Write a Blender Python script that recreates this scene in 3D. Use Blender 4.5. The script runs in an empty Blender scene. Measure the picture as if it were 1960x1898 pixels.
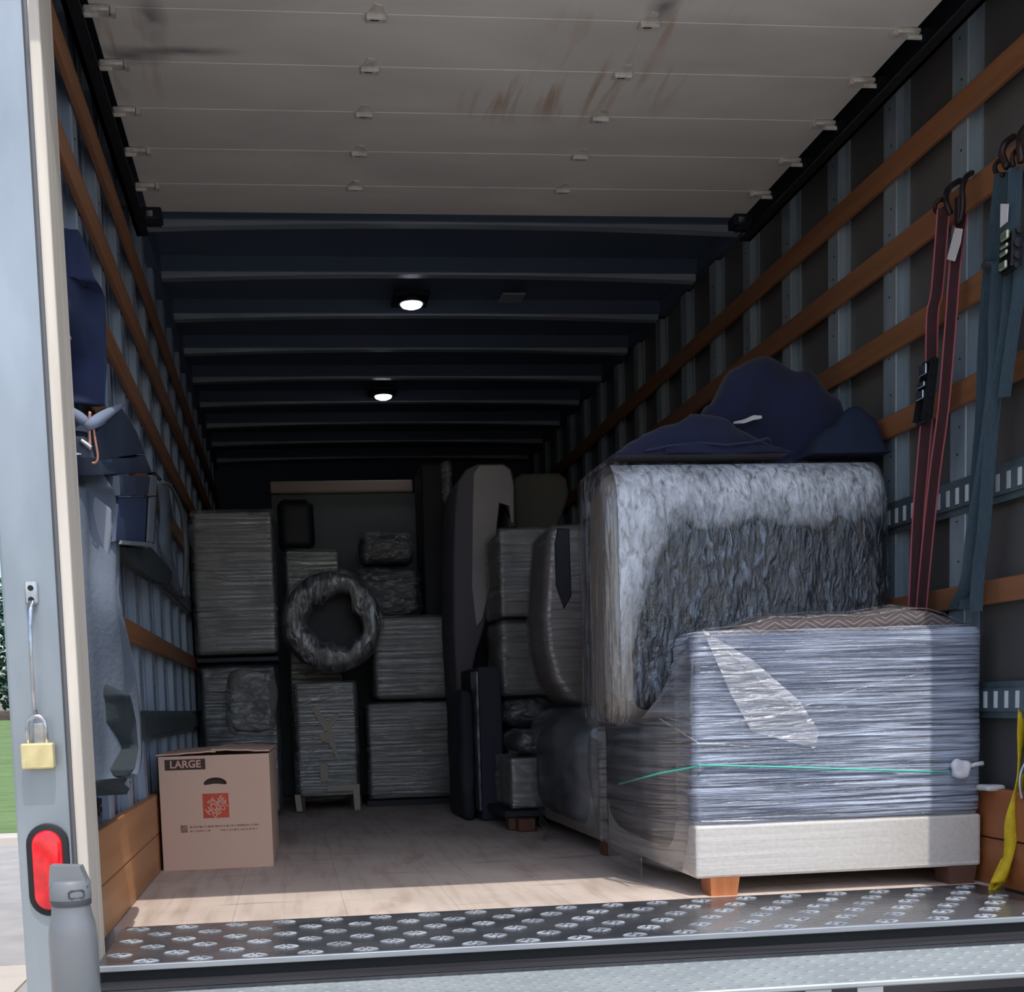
import bpy, bmesh, math, random
from mathutils import Vector, Matrix, noise
R = math.radians
SC = bpy.context.scene
COL = SC.collection

# ------------------------------------------------------------------ camera
F_PX, YAW, PITCH, ROLL = 2342.61, 0.1078, -0.0905, -0.0328
CAM = Vector((0.4792, -3.2028, 0.545)); PPX, PPY = 818.03, 1564.42
_f = Vector((math.sin(YAW)*math.cos(PITCH), math.cos(YAW)*math.cos(PITCH), math.sin(PITCH)))
_r = Vector((math.cos(YAW), -math.sin(YAW), 0)); _u = _r.cross(_f)
RX = math.cos(ROLL)*_r + math.sin(ROLL)*_u; UX = -math.sin(ROLL)*_r + math.cos(ROLL)*_u
cd = bpy.data.cameras.new('camera'); cam = bpy.data.objects.new('camera', cd); COL.objects.link(cam)
cd.sensor_fit = 'HORIZONTAL'; cd.sensor_width = 36; cd.lens = F_PX/1960*36
cd.shift_x = (980-PPX)/1960; cd.shift_y = (PPY-949)/1960
cd.clip_start = .05; cd.clip_end = 300
m = Matrix.Identity(4)
for i in range(3):
    m[i][0] = RX[i]; m[i][1] = UX[i]; m[i][2] = -_f[i]; m[i][3] = CAM[i]
cam.matrix_world = m; SC.camera = cam

def at(x, y, Y=None, X=None, Z=None):
    """the point of the place that photo pixel (x, y) shows on the plane Y=, X= or Z="""
    d = _f + RX*((x-PPX)/F_PX) - UX*((y-PPY)/F_PX)
    if Y is not None: t = (Y-CAM.y)/d.y
    elif X is not None: t = (X-CAM.x)/d.x
    else: t = (Z-CAM.z)/d.z
    return CAM + d*t

# ------------------------------------------------------------------ light
w = bpy.data.worlds.new('sky'); SC.world = w; w.use_nodes = True
nt = w.node_tree; nt.nodes.clear()
sky = nt.nodes.new('ShaderNodeTexSky'); sky.sky_type = 'NISHITA'; sky.sun_disc = False
sky.sun_elevation = R(62); sky.sun_rotation = R(166); sky.altitude = 0; sky.air_density = 1.0; sky.dust_density = 2.2; sky.ozone_density = 1.0
bg = nt.nodes.new('ShaderNodeBackground'); bg.inputs[1].default_value = .235
wo = nt.nodes.new('ShaderNodeOutputWorld')
nt.links.new(sky.outputs[0], bg.inputs[0]); nt.links.new(bg.outputs[0], wo.inputs[0])
sd = bpy.data.lights.new('sun', 'SUN'); sd.energy = 2.9; sd.angle = R(.55); sd.color = (1, .955, .88)
so = bpy.data.objects.new('sun', sd); COL.objects.link(so)
so.rotation_mode = 'QUATERNION'; so.rotation_quaternion = Vector((-.26, 1, -1.97)).to_track_quat('-Z', 'Y')
so.location = (2, -6, 10)
SC.view_settings.view_transform = 'Standard'; SC.view_settings.look = 'None'
SC.view_settings.gamma = 1; SC.view_settings.use_curve_mapping = False
SC.view_settings.exposure = 0.0
try:
    SC.cycles.max_bounces = 10; SC.cycles.diffuse_bounces = 5; SC.cycles.transparent_max_bounces = 24
    SC.cycles.sample_clamp_indirect = 4; SC.cycles.caustics_reflective = False; SC.cycles.caustics_refractive = False
except Exception: pass

# ------------------------------------------------------------------ materials
def lin(c):
    return tuple(((v/255+.055)/1.055)**2.4 if v/255 > .04045 else v/255/12.92 for v in c)
MATS = {}
def mat(name, col, rough=.6, metal=0, col2=None, scale=(8, 8, 8), bump=0, bscale=None, lo=.35, hi=.65, spec=.5, detail=5, dist=0, sheen=0, emit=0, trans=0, coat=0):
    """noise-mottled principled material; col, col2 are sRGB 0-255"""
    if name in MATS: return MATS[name]
    m = bpy.data.materials.new(name); m.use_nodes = True; t = m.node_tree; N = t.nodes; L = t.links
    p = N['Principled BSDF']; c = lin(col)
    p.inputs['Base Color'].default_value = (*c, 1); p.inputs['Roughness'].default_value = rough; p.inputs['Metallic'].default_value = metal
    p.inputs['Specular IOR Level'].default_value = spec
    if sheen: p.inputs['Sheen Weight'].default_value = sheen
    if coat: p.inputs['Coat Weight'].default_value = coat; p.inputs['Coat Roughness'].default_value = .12
    if trans: p.inputs['Transmission Weight'].default_value = trans
    if emit: p.inputs['Emission Color'].default_value = (*c, 1); p.inputs['Emission Strength'].default_value = emit
    if col2 or bump:
        tc = N.new('ShaderNodeTexCoord'); mp = N.new('ShaderNodeMapping'); mp.inputs['Scale'].default_value = scale
        nz = N.new('ShaderNodeTexNoise'); nz.inputs['Scale'].default_value = 1; nz.inputs['Detail'].default_value = detail; nz.inputs['Distortion'].default_value = dist
        L.new(tc.outputs['Object'], mp.inputs[0]); L.new(mp.outputs[0], nz.inputs[0])
        if col2:
            cr = N.new('ShaderNodeValToRGB'); cr.color_ramp.elements[0].position = lo; cr.color_ramp.elements[1].position = hi
            cr.color_ramp.elements[0].color = (*c, 1); cr.color_ramp.elements[1].color = (*lin(col2), 1)
            L.new(nz.outputs[0], cr.inputs[0]); L.new(cr.outputs[0], p.inputs['Base Color'])
        if bump:
            src = nz
            if bscale:
                mp2 = N.new('ShaderNodeMapping'); mp2.inputs['Scale'].default_value = bscale; src = N.new('ShaderNodeTexNoise')
                src.inputs['Scale'].default_value = 1; src.inputs['Detail'].default_value = 4
                L.new(tc.outputs['Object'], mp2.inputs[0]); L.new(mp2.outputs[0], src.inputs[0])
            b = N.new('ShaderNodeBump'); b.inputs['Strength'].default_value = bump; b.inputs['Distance'].default_value = .01
            L.new(src.outputs[0], b.inputs['Height']); L.new(b.outputs[0], p.inputs['Normal'])
    MATS[name] = m; return m

def film(name, scale, rot=(0, 0, 0), lo=.42, hi=.68, amin=.12, amax=.8, col=(205, 215, 235), rough=.22, bump=.6, dist=.6, detail=7, big=(.45, 1.15, 3.2), fade=False, gloss=(.13, .16), bd=.012):
    """clear stretch wrap: see-through plastic with milky creases that run along the stretched axis"""
    if name in MATS: return MATS[name]
    m = bpy.data.materials.new(name); m.use_nodes = True; t = m.node_tree; N = t.nodes; L = t.links
    p = N['Principled BSDF']; out = N['Material Output']
    p.inputs['Base Color'].default_value = (*lin(col), 1); p.inputs['Roughness'].default_value = rough
    p.inputs['Specular IOR Level'].default_value = .8
    tc = N.new('ShaderNodeTexCoord'); mp = N.new('ShaderNodeMapping'); mp.inputs['Scale'].default_value = scale; mp.inputs['Rotation'].default_value = rot
    nz = N.new('ShaderNodeTexNoise'); nz.inputs['Scale'].default_value = 1; nz.inputs['Detail'].default_value = detail; nz.inputs['Distortion'].default_value = dist
    L.new(tc.outputs['Object'], mp.inputs[0]); L.new(mp.outputs[0], nz.inputs[0])
    n2 = N.new('ShaderNodeTexNoise'); n2.inputs['Scale'].default_value = big[2]; n2.inputs['Detail'].default_value = 3
    L.new(tc.outputs['Object'], n2.inputs[0])
    cr = N.new('ShaderNodeMapRange'); cr.inputs['From Min'].default_value = lo; cr.inputs['From Max'].default_value = hi
    cr.inputs['To Min'].default_value = amin; cr.inputs['To Max'].default_value = amax
    mr = N.new('ShaderNodeMapRange'); mr.inputs['From Min'].default_value = .35; mr.inputs['From Max'].default_value = .65; mr.inputs['To Min'].default_value = big[0]; mr.inputs['To Max'].default_value = big[1]
    mu = N.new('ShaderNodeMath'); mu.operation = 'MULTIPLY'; mu.use_clamp = True
    L.new(nz.outputs[0], cr.inputs[0]); L.new(n2.outputs[0], mr.inputs[0]); L.new(cr.outputs[0], mu.inputs[0]); L.new(mr.outputs[0], mu.inputs[1])
    if fade:
        fa = N.new('ShaderNodeAttribute'); fa.attribute_name = 'reflection_fade'; mf = N.new('ShaderNodeMath'); mf.operation = 'MULTIPLY'
        L.new(mu.outputs[0], mf.inputs[0]); L.new(fa.outputs['Fac'], mf.inputs[1]); mu = mf
    b = N.new('ShaderNodeBump'); b.inputs['Strength'].default_value = bump; b.inputs['Distance'].default_value = bd
    L.new(nz.outputs[0], b.inputs['Height']); L.new(b.outputs[0], p.inputs['Normal'])
    gl = N.new('ShaderNodeBsdfGlossy'); gl.inputs['Roughness'].default_value = gloss[1]; L.new(b.outputs[0], gl.inputs['Normal'])
    tr = N.new('ShaderNodeBsdfTransparent'); mx0 = N.new('ShaderNodeMixShader'); mx0.inputs[0].default_value = gloss[0]
    if fade:
        mg = N.new('ShaderNodeMath'); mg.operation = 'MULTIPLY'; mg.inputs[1].default_value = gloss[0]; L.new(fa.outputs['Fac'], mg.inputs[0]); L.new(mg.outputs[0], mx0.inputs[0])
    L.new(tr.outputs[0], mx0.inputs[1]); L.new(gl.outputs[0], mx0.inputs[2])
    mx = N.new('ShaderNodeMixShader'); L.new(mu.outputs[0], mx.inputs[0]); L.new(mx0.outputs[0], mx.inputs[1]); L.new(p.outputs[0], mx.inputs[2])
    L.new(mx.outputs[0], out.inputs[0]); MATS[name] = m; return m

def wave_mat(name, col, col2, rot, scale, dist=2, rough=.8, lo=.4, hi=.6, prof='SAW', bump=.3):
    if name in MATS: return MATS[name]
    m = bpy.data.materials.new(name); m.use_nodes = True; t = m.node_tree; N = t.nodes; L = t.links
    p = N['Principled BSDF']; p.inputs['Roughness'].default_value = rough
    tc = N.new('ShaderNodeTexCoord'); mp = N.new('ShaderNodeMapping'); mp.inputs['Rotation'].default_value = rot
    wv = N.new('ShaderNodeTexWave'); wv.inputs['Scale'].default_value = scale; wv.inputs['Distortion'].default_value = dist; wv.wave_profile = prof
    cr = N.new('ShaderNodeValToRGB'); cr.color_ramp.elements[0].position = lo; cr.color_ramp.elements[1].position = hi
    cr.color_ramp.elements[0].color = (*lin(col), 1); cr.color_ramp.elements[1].color = (*lin(col2), 1)
    L.new(tc.outputs['Object'], mp.inputs[0]); L.new(mp.outputs[0], wv.inputs[0]); L.new(wv.outputs[0], cr.inputs[0]); L.new(cr.outputs[0], p.inputs['Base Color'])
    b = N.new('ShaderNodeBump'); b.inputs['Strength'].default_value = bump; b.inputs['Distance'].default_value = .005
    L.new(wv.outputs[0], b.inputs['Height']); L.new(b.outputs[0], p.inputs['Normal'])
    MATS[name] = m; return m

def chevron_mat():
    m = bpy.data.materials.new('quilted_grey_blanket'); m.use_nodes = True; t = m.node_tree; N = t.nodes; L = t.links
    p = N['Principled BSDF']; p.inputs['Roughness'].default_value = .95
    tc = N.new('ShaderNodeTexCoord'); sx = N.new('ShaderNodeSeparateXYZ'); L.new(tc.outputs['Object'], sx.inputs[0])
    def M(op, a, b, c=None):
        k = N.new('ShaderNodeMath'); k.operation = op
        for i, v in enumerate((a, b, c)):
            if v is None: continue
            if isinstance(v, (int, float)): k.inputs[i].default_value = v
            else: L.new(v, k.inputs[i])
        return k.outputs[0]
    pp = M('PINGPONG', sx.outputs[0], .045); zz = M('ADD', M('MULTIPLY', pp, .55), M('ADD', sx.outputs[2], M('MULTIPLY', sx.outputs[1], .35)))
    ln = M('LESS_THAN', M('MODULO', zz, .0135), .0016)
    mx = N.new('ShaderNodeMixRGB'); mx.inputs[1].default_value = (*lin((84, 76, 78)), 1); mx.inputs[2].default_value = (*lin((150, 140, 134)), 1)
    L.new(ln, mx.inputs[0]); L.new(mx.outputs[0], p.inputs['Base Color']); return m

def floor_mat():
    m = bpy.data.materials.new('worn_plank_floor'); m.use_nodes = True; t = m.node_tree; N = t.nodes; L = t.links
    p = N['Principled BSDF']; p.inputs['Roughness'].default_value = .72; p.inputs['Specular IOR Level'].default_value = .3
    tc = N.new('ShaderNodeTexCoord')
    def nz(scale, rot, det, dist, lo, hi, c1, c2):
        mp = N.new('ShaderNodeMapping'); mp.inputs['Scale'].default_value = scale; mp.inputs['Rotation'].default_value = rot
        n = N.new('ShaderNodeTexNoise'); n.inputs['Scale'].default_value = 1; n.inputs['Detail'].default_value = det; n.inputs['Distortion'].default_value = dist
        cr = N.new('ShaderNodeValToRGB'); cr.color_ramp.elements[0].position = lo; cr.color_ramp.elements[1].position = hi
        cr.color_ramp.elements[0].color = (*c1, 1); cr.color_ramp.elements[1].color = (*c2, 1)
        L.new(tc.outputs['Object'], mp.inputs[0]); L.new(mp.outputs[0], n.inputs[0]); L.new(n.outputs[0], cr.inputs[0]); return cr.outputs[0], n.outputs[0]
    a, _ = nz((2.2, 1.6, 1), (0, 0, .2), 6, .8, .35, .66, lin((192, 178, 168)), lin((212, 198, 188)))
    bcol, h = nz((30, 2.2, 1), (0, 0, R(12)), 6, .3, .30, .50, (.80, .77, .75), (1, 1, 1))
    c, _ = nz((2.6, 16, 1), (0, 0, R(62)), 5, 1.2, .30, .40, (.70, .66, .63), (1, 1, 1))
    d, _ = nz((5, 1.2, 1), (0, 0, R(-24)), 5, .9, .33, .45, (.80, .75, .71), (1, 1, 1))
    sx = N.new('ShaderNodeSeparateXYZ'); L.new(tc.outputs['Object'], sx.inputs[0])
    m1 = N.new('ShaderNodeMath'); m1.operation = 'MODULO'; m1.inputs[1].default_value = .302; L.new(sx.outputs[0], m1.inputs[0])
    m2 = N.new('ShaderNodeMath'); m2.operation = 'GREATER_THAN'; m2.inputs[1].default_value = .0022; L.new(m1.outputs[0], m2.inputs[0])
    m3 = N.new('ShaderNodeMapRange'); m3.inputs['To Min'].default_value = .62; L.new(m2.outputs[0], m3.inputs[0])
    cur = a
    for o in (bcol, c, d, m3.outputs[0]):
        mx = N.new('ShaderNodeMixRGB'); mx.blend_type = 'MULTIPLY'; mx.inputs[0].default_value = .85
        L.new(cur, mx.inputs[1]); L.new(o, mx.inputs[2]); cur = mx.outputs[0]
    L.new(cur, p.inputs['Base Color'])
    b = N.new('ShaderNodeBump'); b.inputs['Strength'].default_value = .25; b.inputs['Distance'].default_value = .004; L.new(h, b.inputs['Height']); L.new(b.outputs[0], p.inputs['Normal'])
    return m

def door_mat():
    """off-white painted door boards with rusty scuffs in two patches and dark smudges"""
    m = bpy.data.materials.new('painted_door_board'); m.use_nodes = True; t = m.node_tree; N = t.nodes; L = t.links
    p = N['Principled BSDF']; p.inputs['Roughness'].default_value = .42
    tc = N.new('ShaderNodeTexCoord')
    def n(scale, rot, lo, hi, det=6, dist=.5):
        mp = N.new('ShaderNodeMapping'); mp.inputs['Scale'].default_value = scale; mp.inputs['Rotation'].default_value = (0, 0, rot)
        q = N.new('ShaderNodeTexNoise'); q.inputs['Scale'].default_value = 1; q.inputs['Detail'].default_value = det; q.inputs['Distortion'].default_value = dist
        r = N.new('ShaderNodeMapRange'); r.inputs['From Min'].default_value = lo; r.inputs['From Max'].default_value = hi
        L.new(tc.outputs['Object'], mp.inputs[0]); L.new(mp.outputs[0], q.inputs[0]); L.new(q.outputs[0], r.inputs[0]); return r.outputs[0]
    def blob(cx, cy, rx, ry):
        mp = N.new('ShaderNodeMapping'); mp.inputs['Location'].default_value = (-cx/rx, -cy/ry, 0); mp.inputs['Scale'].default_value = (1/rx, 1/ry, 0)
        g = N.new('ShaderNodeTexGradient'); g.gradient_type = 'SPHERICAL'
        L.new(tc.outputs['Object'], mp.inputs[0]); L.new(mp.outputs[0], g.inputs[0]); return g.outputs['Fac']
    def math_(op, a, b):
        k = N.new('ShaderNodeMath'); k.operation = op; k.use_clamp = True
        for i, v in enumerate((a, b)):
            if isinstance(v, (int, float)): k.inputs[i].default_value = v
            else: L.new(v, k.inputs[i])
        return k.outputs[0]
    base = N.new('ShaderNodeMixRGB'); base.inputs[1].default_value = (*lin((214, 212, 206)), 1); base.inputs[2].default_value = (*lin((196, 194, 190)), 1)
    L.new(n((1.5, 3, 1), .1, .35, .65), base.inputs[0]); cur = base.outputs[0]
    streak = n((22, 2.5, 1), -.35, .48, .62)
    rust = math_('MULTIPLY', math_('ADD', math_('ADD', blob(1.45, .40, .30, .30), blob(1.48, .08, .28, .16)), math_('ADD', blob(1.2, .5, .22, .16), blob(.1, .3, .2, .3))), streak)
    smudge = math_('MULTIPLY', math_('ADD', math_('ADD', blob(.28, .27, .16, .03), blob(.12, .3, .14, .06)), math_('ADD', blob(1.5, .0, .05, .12), blob(.2, .12, .05, .14))), math_('ADD', n((9, 9, 1), 0, .35, .6), .35))
    for fac, c in ((rust, (180, 156, 136)), (smudge, (124, 122, 124))):
        mx = N.new('ShaderNodeMixRGB'); mx.inputs[2].default_value = (*lin(c), 1); L.new(fac, mx.inputs[0]); L.new(cur, mx.inputs[1]); cur = mx.outputs[0]
    L.new(cur, p.inputs['Base Color']); return m

ALU = mat('brushed_aluminium', (196, 200, 204), .38, .85, (170, 176, 182), (3, 3, 14), .1)
PILLAR = mat('pillar_aluminium', (176, 184, 190), .42, .75, (140, 148, 154), (5, 5, 1.6), .1, lo=.3, hi=.7)
GALV = mat('galvanised_post', (164, 178, 190), .42, .3, (140, 154, 164), (14, 14, 3))
GALVL = mat('galvanised_post_left', (156, 170, 188), .42, .3, (132, 146, 166), (14, 14, 3))
BOWM = mat('roof_bow_steel', (186, 196, 206), .4, .3, (150, 162, 174), (2, 20, 20))
SEAL = mat('beige_door_seal', (214, 206, 194), .55, 0, (196, 188, 176), (30, 30, 2))
GROOVE = mat('grey_groove', (120, 122, 128), .5, .3)
PANR = mat('wall_panel_right', (104, 101, 98), .33, 0, (84, 84, 86), (1.2, 1.2, 1.2), .08, bscale=(3, 3, 3), lo=.3, hi=.7)
PANL = mat('wall_panel_left', (84, 98, 122), .4, 0, (70, 84, 108), (1.2, 1.2, 1.2), .08, bscale=(3, 3, 3), lo=.3, hi=.7)  # blue tint put into the colour for the bluish haze on this side
ROOF = mat('roof_skin', (84, 98, 120), .45, 0, (74, 88, 110), (1, 1, 1))
FRONT = mat('front_wall_panel', (80, 96, 124), .6, 0, (68, 84, 110), (1, 1, 1))
RAIL = mat('oak_slat', (160, 110, 76), .5, 0, (134, 88, 58), (60, 1.2, 26), .1, lo=.3, hi=.7)
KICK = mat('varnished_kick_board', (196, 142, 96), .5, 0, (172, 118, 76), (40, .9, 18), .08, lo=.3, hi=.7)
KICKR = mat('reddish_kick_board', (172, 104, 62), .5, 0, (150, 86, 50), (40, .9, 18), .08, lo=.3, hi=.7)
TRACK = mat('etrack_steel', (110, 126, 132), .45, .5, (88, 102, 110), (8, 8, 8))
SLOT = mat('pale_slot', (216, 222, 226), .5)
DARK = mat('dark_steel', (38, 42, 48), .5, .6)
BLACK = mat('black_rubber', (22, 24, 28), .6)
CHROME = mat('bright_steel', (206, 208, 212), .22, .95, (170, 172, 178), (30, 30, 30))
BRASS = mat('brass_lock_body', (222, 208, 158), .4, .3, (206, 190, 138), (40, 40, 40))
PLATE = mat('worn_black_tread_plate', (80, 84, 92), .2, .55, (112, 116, 122), (3.5, 6, 1), .15, bscale=(60, 60, 60), lo=.35, hi=.7)
LUG = mat('worn_bright_lug', (206, 210, 214), .45, .3, (150, 154, 160), (20, 20, 20), lo=.4, hi=.6)
BUMP = mat('pale_diamond_bumper', (176, 184, 186), .5, .35, (158, 166, 170), (4, 8, 4))
LUG2 = mat('bumper_lug', (150, 160, 164), .5, .4)
CARD = mat('kraft_cardboard', (222, 188, 168), .8, 0, (214, 180, 160), (2, 2, 2), lo=.3, hi=.7)
CARDI = mat('cardboard_inside', (72, 58, 50), .9)
INK = mat('brown_print', (72, 58, 54), .8)
INKL = mat('faded_print', (128, 104, 92), .85, 0, (170, 138, 120), (90, 10, 90))
ORANGE = mat('orange_print', (214, 92, 66), .8, 0, (202, 84, 60), (20, 20, 20))
PALE = mat('pale_print', (224, 176, 156), .8)
BEIGE = mat('beige_upholstery', (230, 224, 218), .85, 0, (220, 214, 206), (90, 90, 90), .12)
BEIGED = mat('taupe_upholstery', (150, 138, 128), .85, 0, (136, 124, 116), (60, 60, 60), .12)
CHARC = mat('charcoal_dust_cover', (30, 40, 54), .8, 0, (22, 30, 42), (8, 8, 8))
BLKT = mat('slate_blue_blanket', (62, 78, 112), .9, 0, (44, 56, 84), (5, 5, 5), .2)
ZIG = chevron_mat()
NAVY = mat('navy_blanket', (26, 34, 70), .92, 0, (18, 24, 50), (6, 6, 6), .25, bscale=(60, 60, 60), sheen=.15)
NAVYT = mat('blanket_binding', (44, 50, 78), .9)
LEGW = mat('orange_wood_foot', (190, 120, 74), .5, 0, (170, 102, 60), (30, 30, 8))
LEGD = mat('dark_shaded_wood_foot', (96, 66, 54), .6)  # darker copy: shade on the sofa's feet is put into the colour
PADG = mat('grey_moving_pad', (142, 140, 134), .95, 0, (118, 118, 116), (5, 5, 5), .3, bscale=(40, 40, 40))
PADB = mat('brown_grey_pad', (136, 130, 124), .95, 0, (112, 112, 112), (4, 4, 4), .3, bscale=(40, 40, 40))
PADD = mat('dark_wrapped_goods', (58, 62, 70), .85, 0, (42, 46, 56), (5, 5, 5), .3, bscale=(20, 20, 20))
SLAB = mat('grey_upholstered_end', (178, 172, 172), .92, 0, (164, 158, 160), (3, 3, 3))
BLACKW = mat('near_black_panel', (28, 32, 42), .55)
TAPE = mat('masking_tape', (190, 180, 166), .7)
GCLOTH = mat('grey_canvas', (104, 114, 128), .9, 0, (78, 88, 102), (5, 5, 3), .2, bscale=(80, 80, 80), lo=.35, hi=.65)
DCLOTH = mat('dark_green_canvas', (44, 54, 58), .85, 0, (34, 44, 50), (5, 5, 5), .2, bscale=(60, 60, 60))
BCLOTH = mat('dark_blue_canvas', (28, 42, 76), .95, 0, (22, 34, 64), (5, 5, 3), .2)
BINM = mat('dark_blue_grey_bin', (50, 62, 82), .6, 0, (42, 52, 72), (4, 4, 4))
BINE = mat('bin_edge', (110, 116, 124), .5)
WEB_T = mat('teal_grey_webbing', (46, 68, 80), .8, 0, (38, 56, 68), (300, 300, 6), .2)
WEB_R = mat('dark_maroon_webbing', (62, 24, 32), .8, 0, (48, 18, 26), (200, 200, 6), .2)
WEB_E = mat('pink_webbing_edge', (170, 84, 92), .75)
WEB_Y = mat('yellow_webbing', (222, 192, 28), .7, 0, (206, 172, 20), (60, 60, 60))
TAG = mat('white_tag', (222, 220, 222), .6)
HOOKM = mat('dark_vinyl_hook', (44, 30, 32), .4, .3)
COPPER = mat('coppery_wire', (176, 128, 112), .35, .6)
REDL = mat('red_lens', (236, 20, 36), .18, 0, (206, 10, 28), (60, 60, 40), coat=.8)
BOTG = mat('grey_bottle_steel', (120, 124, 128), .42, .2, coat=.3)
BOTL = mat('grey_bottle_lid', (118, 122, 126), .5)
BOTD = mat('bottle_gasket', (64, 68, 72), .5)
LAMPM = mat('lit_lamp_lens', (240, 244, 255), .4, emit=9)
GREENB = mat('green_band', (90, 200, 180), .5)
WHITEK = mat('milky_film_knot', (214, 214, 222), .5)
PAPER = mat('white_price_sheet', (210, 210, 210), .7)
ROAD = mat('pale_concrete_road', (176, 172, 166), .9, 0, (160, 156, 152), (3, 3, 3))
PATHM = mat('light_path', (206, 196, 182), .9, 0, (194, 184, 170), (3, 3, 3))
CURB = mat('pale_curb', (198, 190, 182), .9)
STONE = mat('dark_edging_stone', (96, 84, 78), .9, 0, (72, 62, 58), (6, 6, 6))
GRASS = mat('lawn_grass', (112, 136, 84), .95, 0, (92, 118, 68), (2, 7, 2), .3, bscale=(30, 30, 30))
BARK = mat('tree_bark', (84, 70, 58), .9)
LEAFA = mat('dark_conifer_green', (46, 78, 66), .8, 0, (62, 98, 76), (4, 4, 4))
LEAFB = mat('fresh_leaf_green', (92, 136, 82), .8, 0, (120, 158, 104), (4, 4, 4))

F_H = film('stretch_wrap_banded', (1.4, 1.4, 70), (0, R(4), 0), .40, .68, .10, .50, (176, 178, 180), .24, .8)
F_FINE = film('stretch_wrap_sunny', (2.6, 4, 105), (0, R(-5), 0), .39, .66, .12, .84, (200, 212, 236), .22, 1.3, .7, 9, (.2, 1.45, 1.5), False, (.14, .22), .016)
F_V = film('stretch_wrap_upright', (60, 34, 1.8), (0, R(6), 0), .48, .70, .02, .42, (180, 184, 194), .2, 1.0, .6, 7, (.4, 1.2, 4))
F_C = film('stretch_wrap_crumpled', (46, 20, 15), (0, R(28), 0), .53, .72, .01, .50, (176, 196, 226), .16, 1.3, .9, 10, (.1, 1.35, 4.5))
F_T = film('stretch_wrap_sky_sheen', (52, 26, 24), (0, R(14), 0), .30, .58, .14, .96, (228, 234, 244), .16, 1.1, .7, 10, (.55, 1.2, 6), True)  # milky white stands in for sky reflected in the chair's film
F_DIM = film('stretch_wrap_faint', (2, 2, 50), (0, R(3), 0), .42, .70, .06, .34, (150, 156, 166), .3, .8)  # weaker and greyer than the banded film
F_KNOT = film('stretch_wrap_bunched', (16, 16, 34), (0, 0, 0), .46, .7, .05, .6, (190, 194, 200), .16, 1.2, 1.4)

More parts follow.
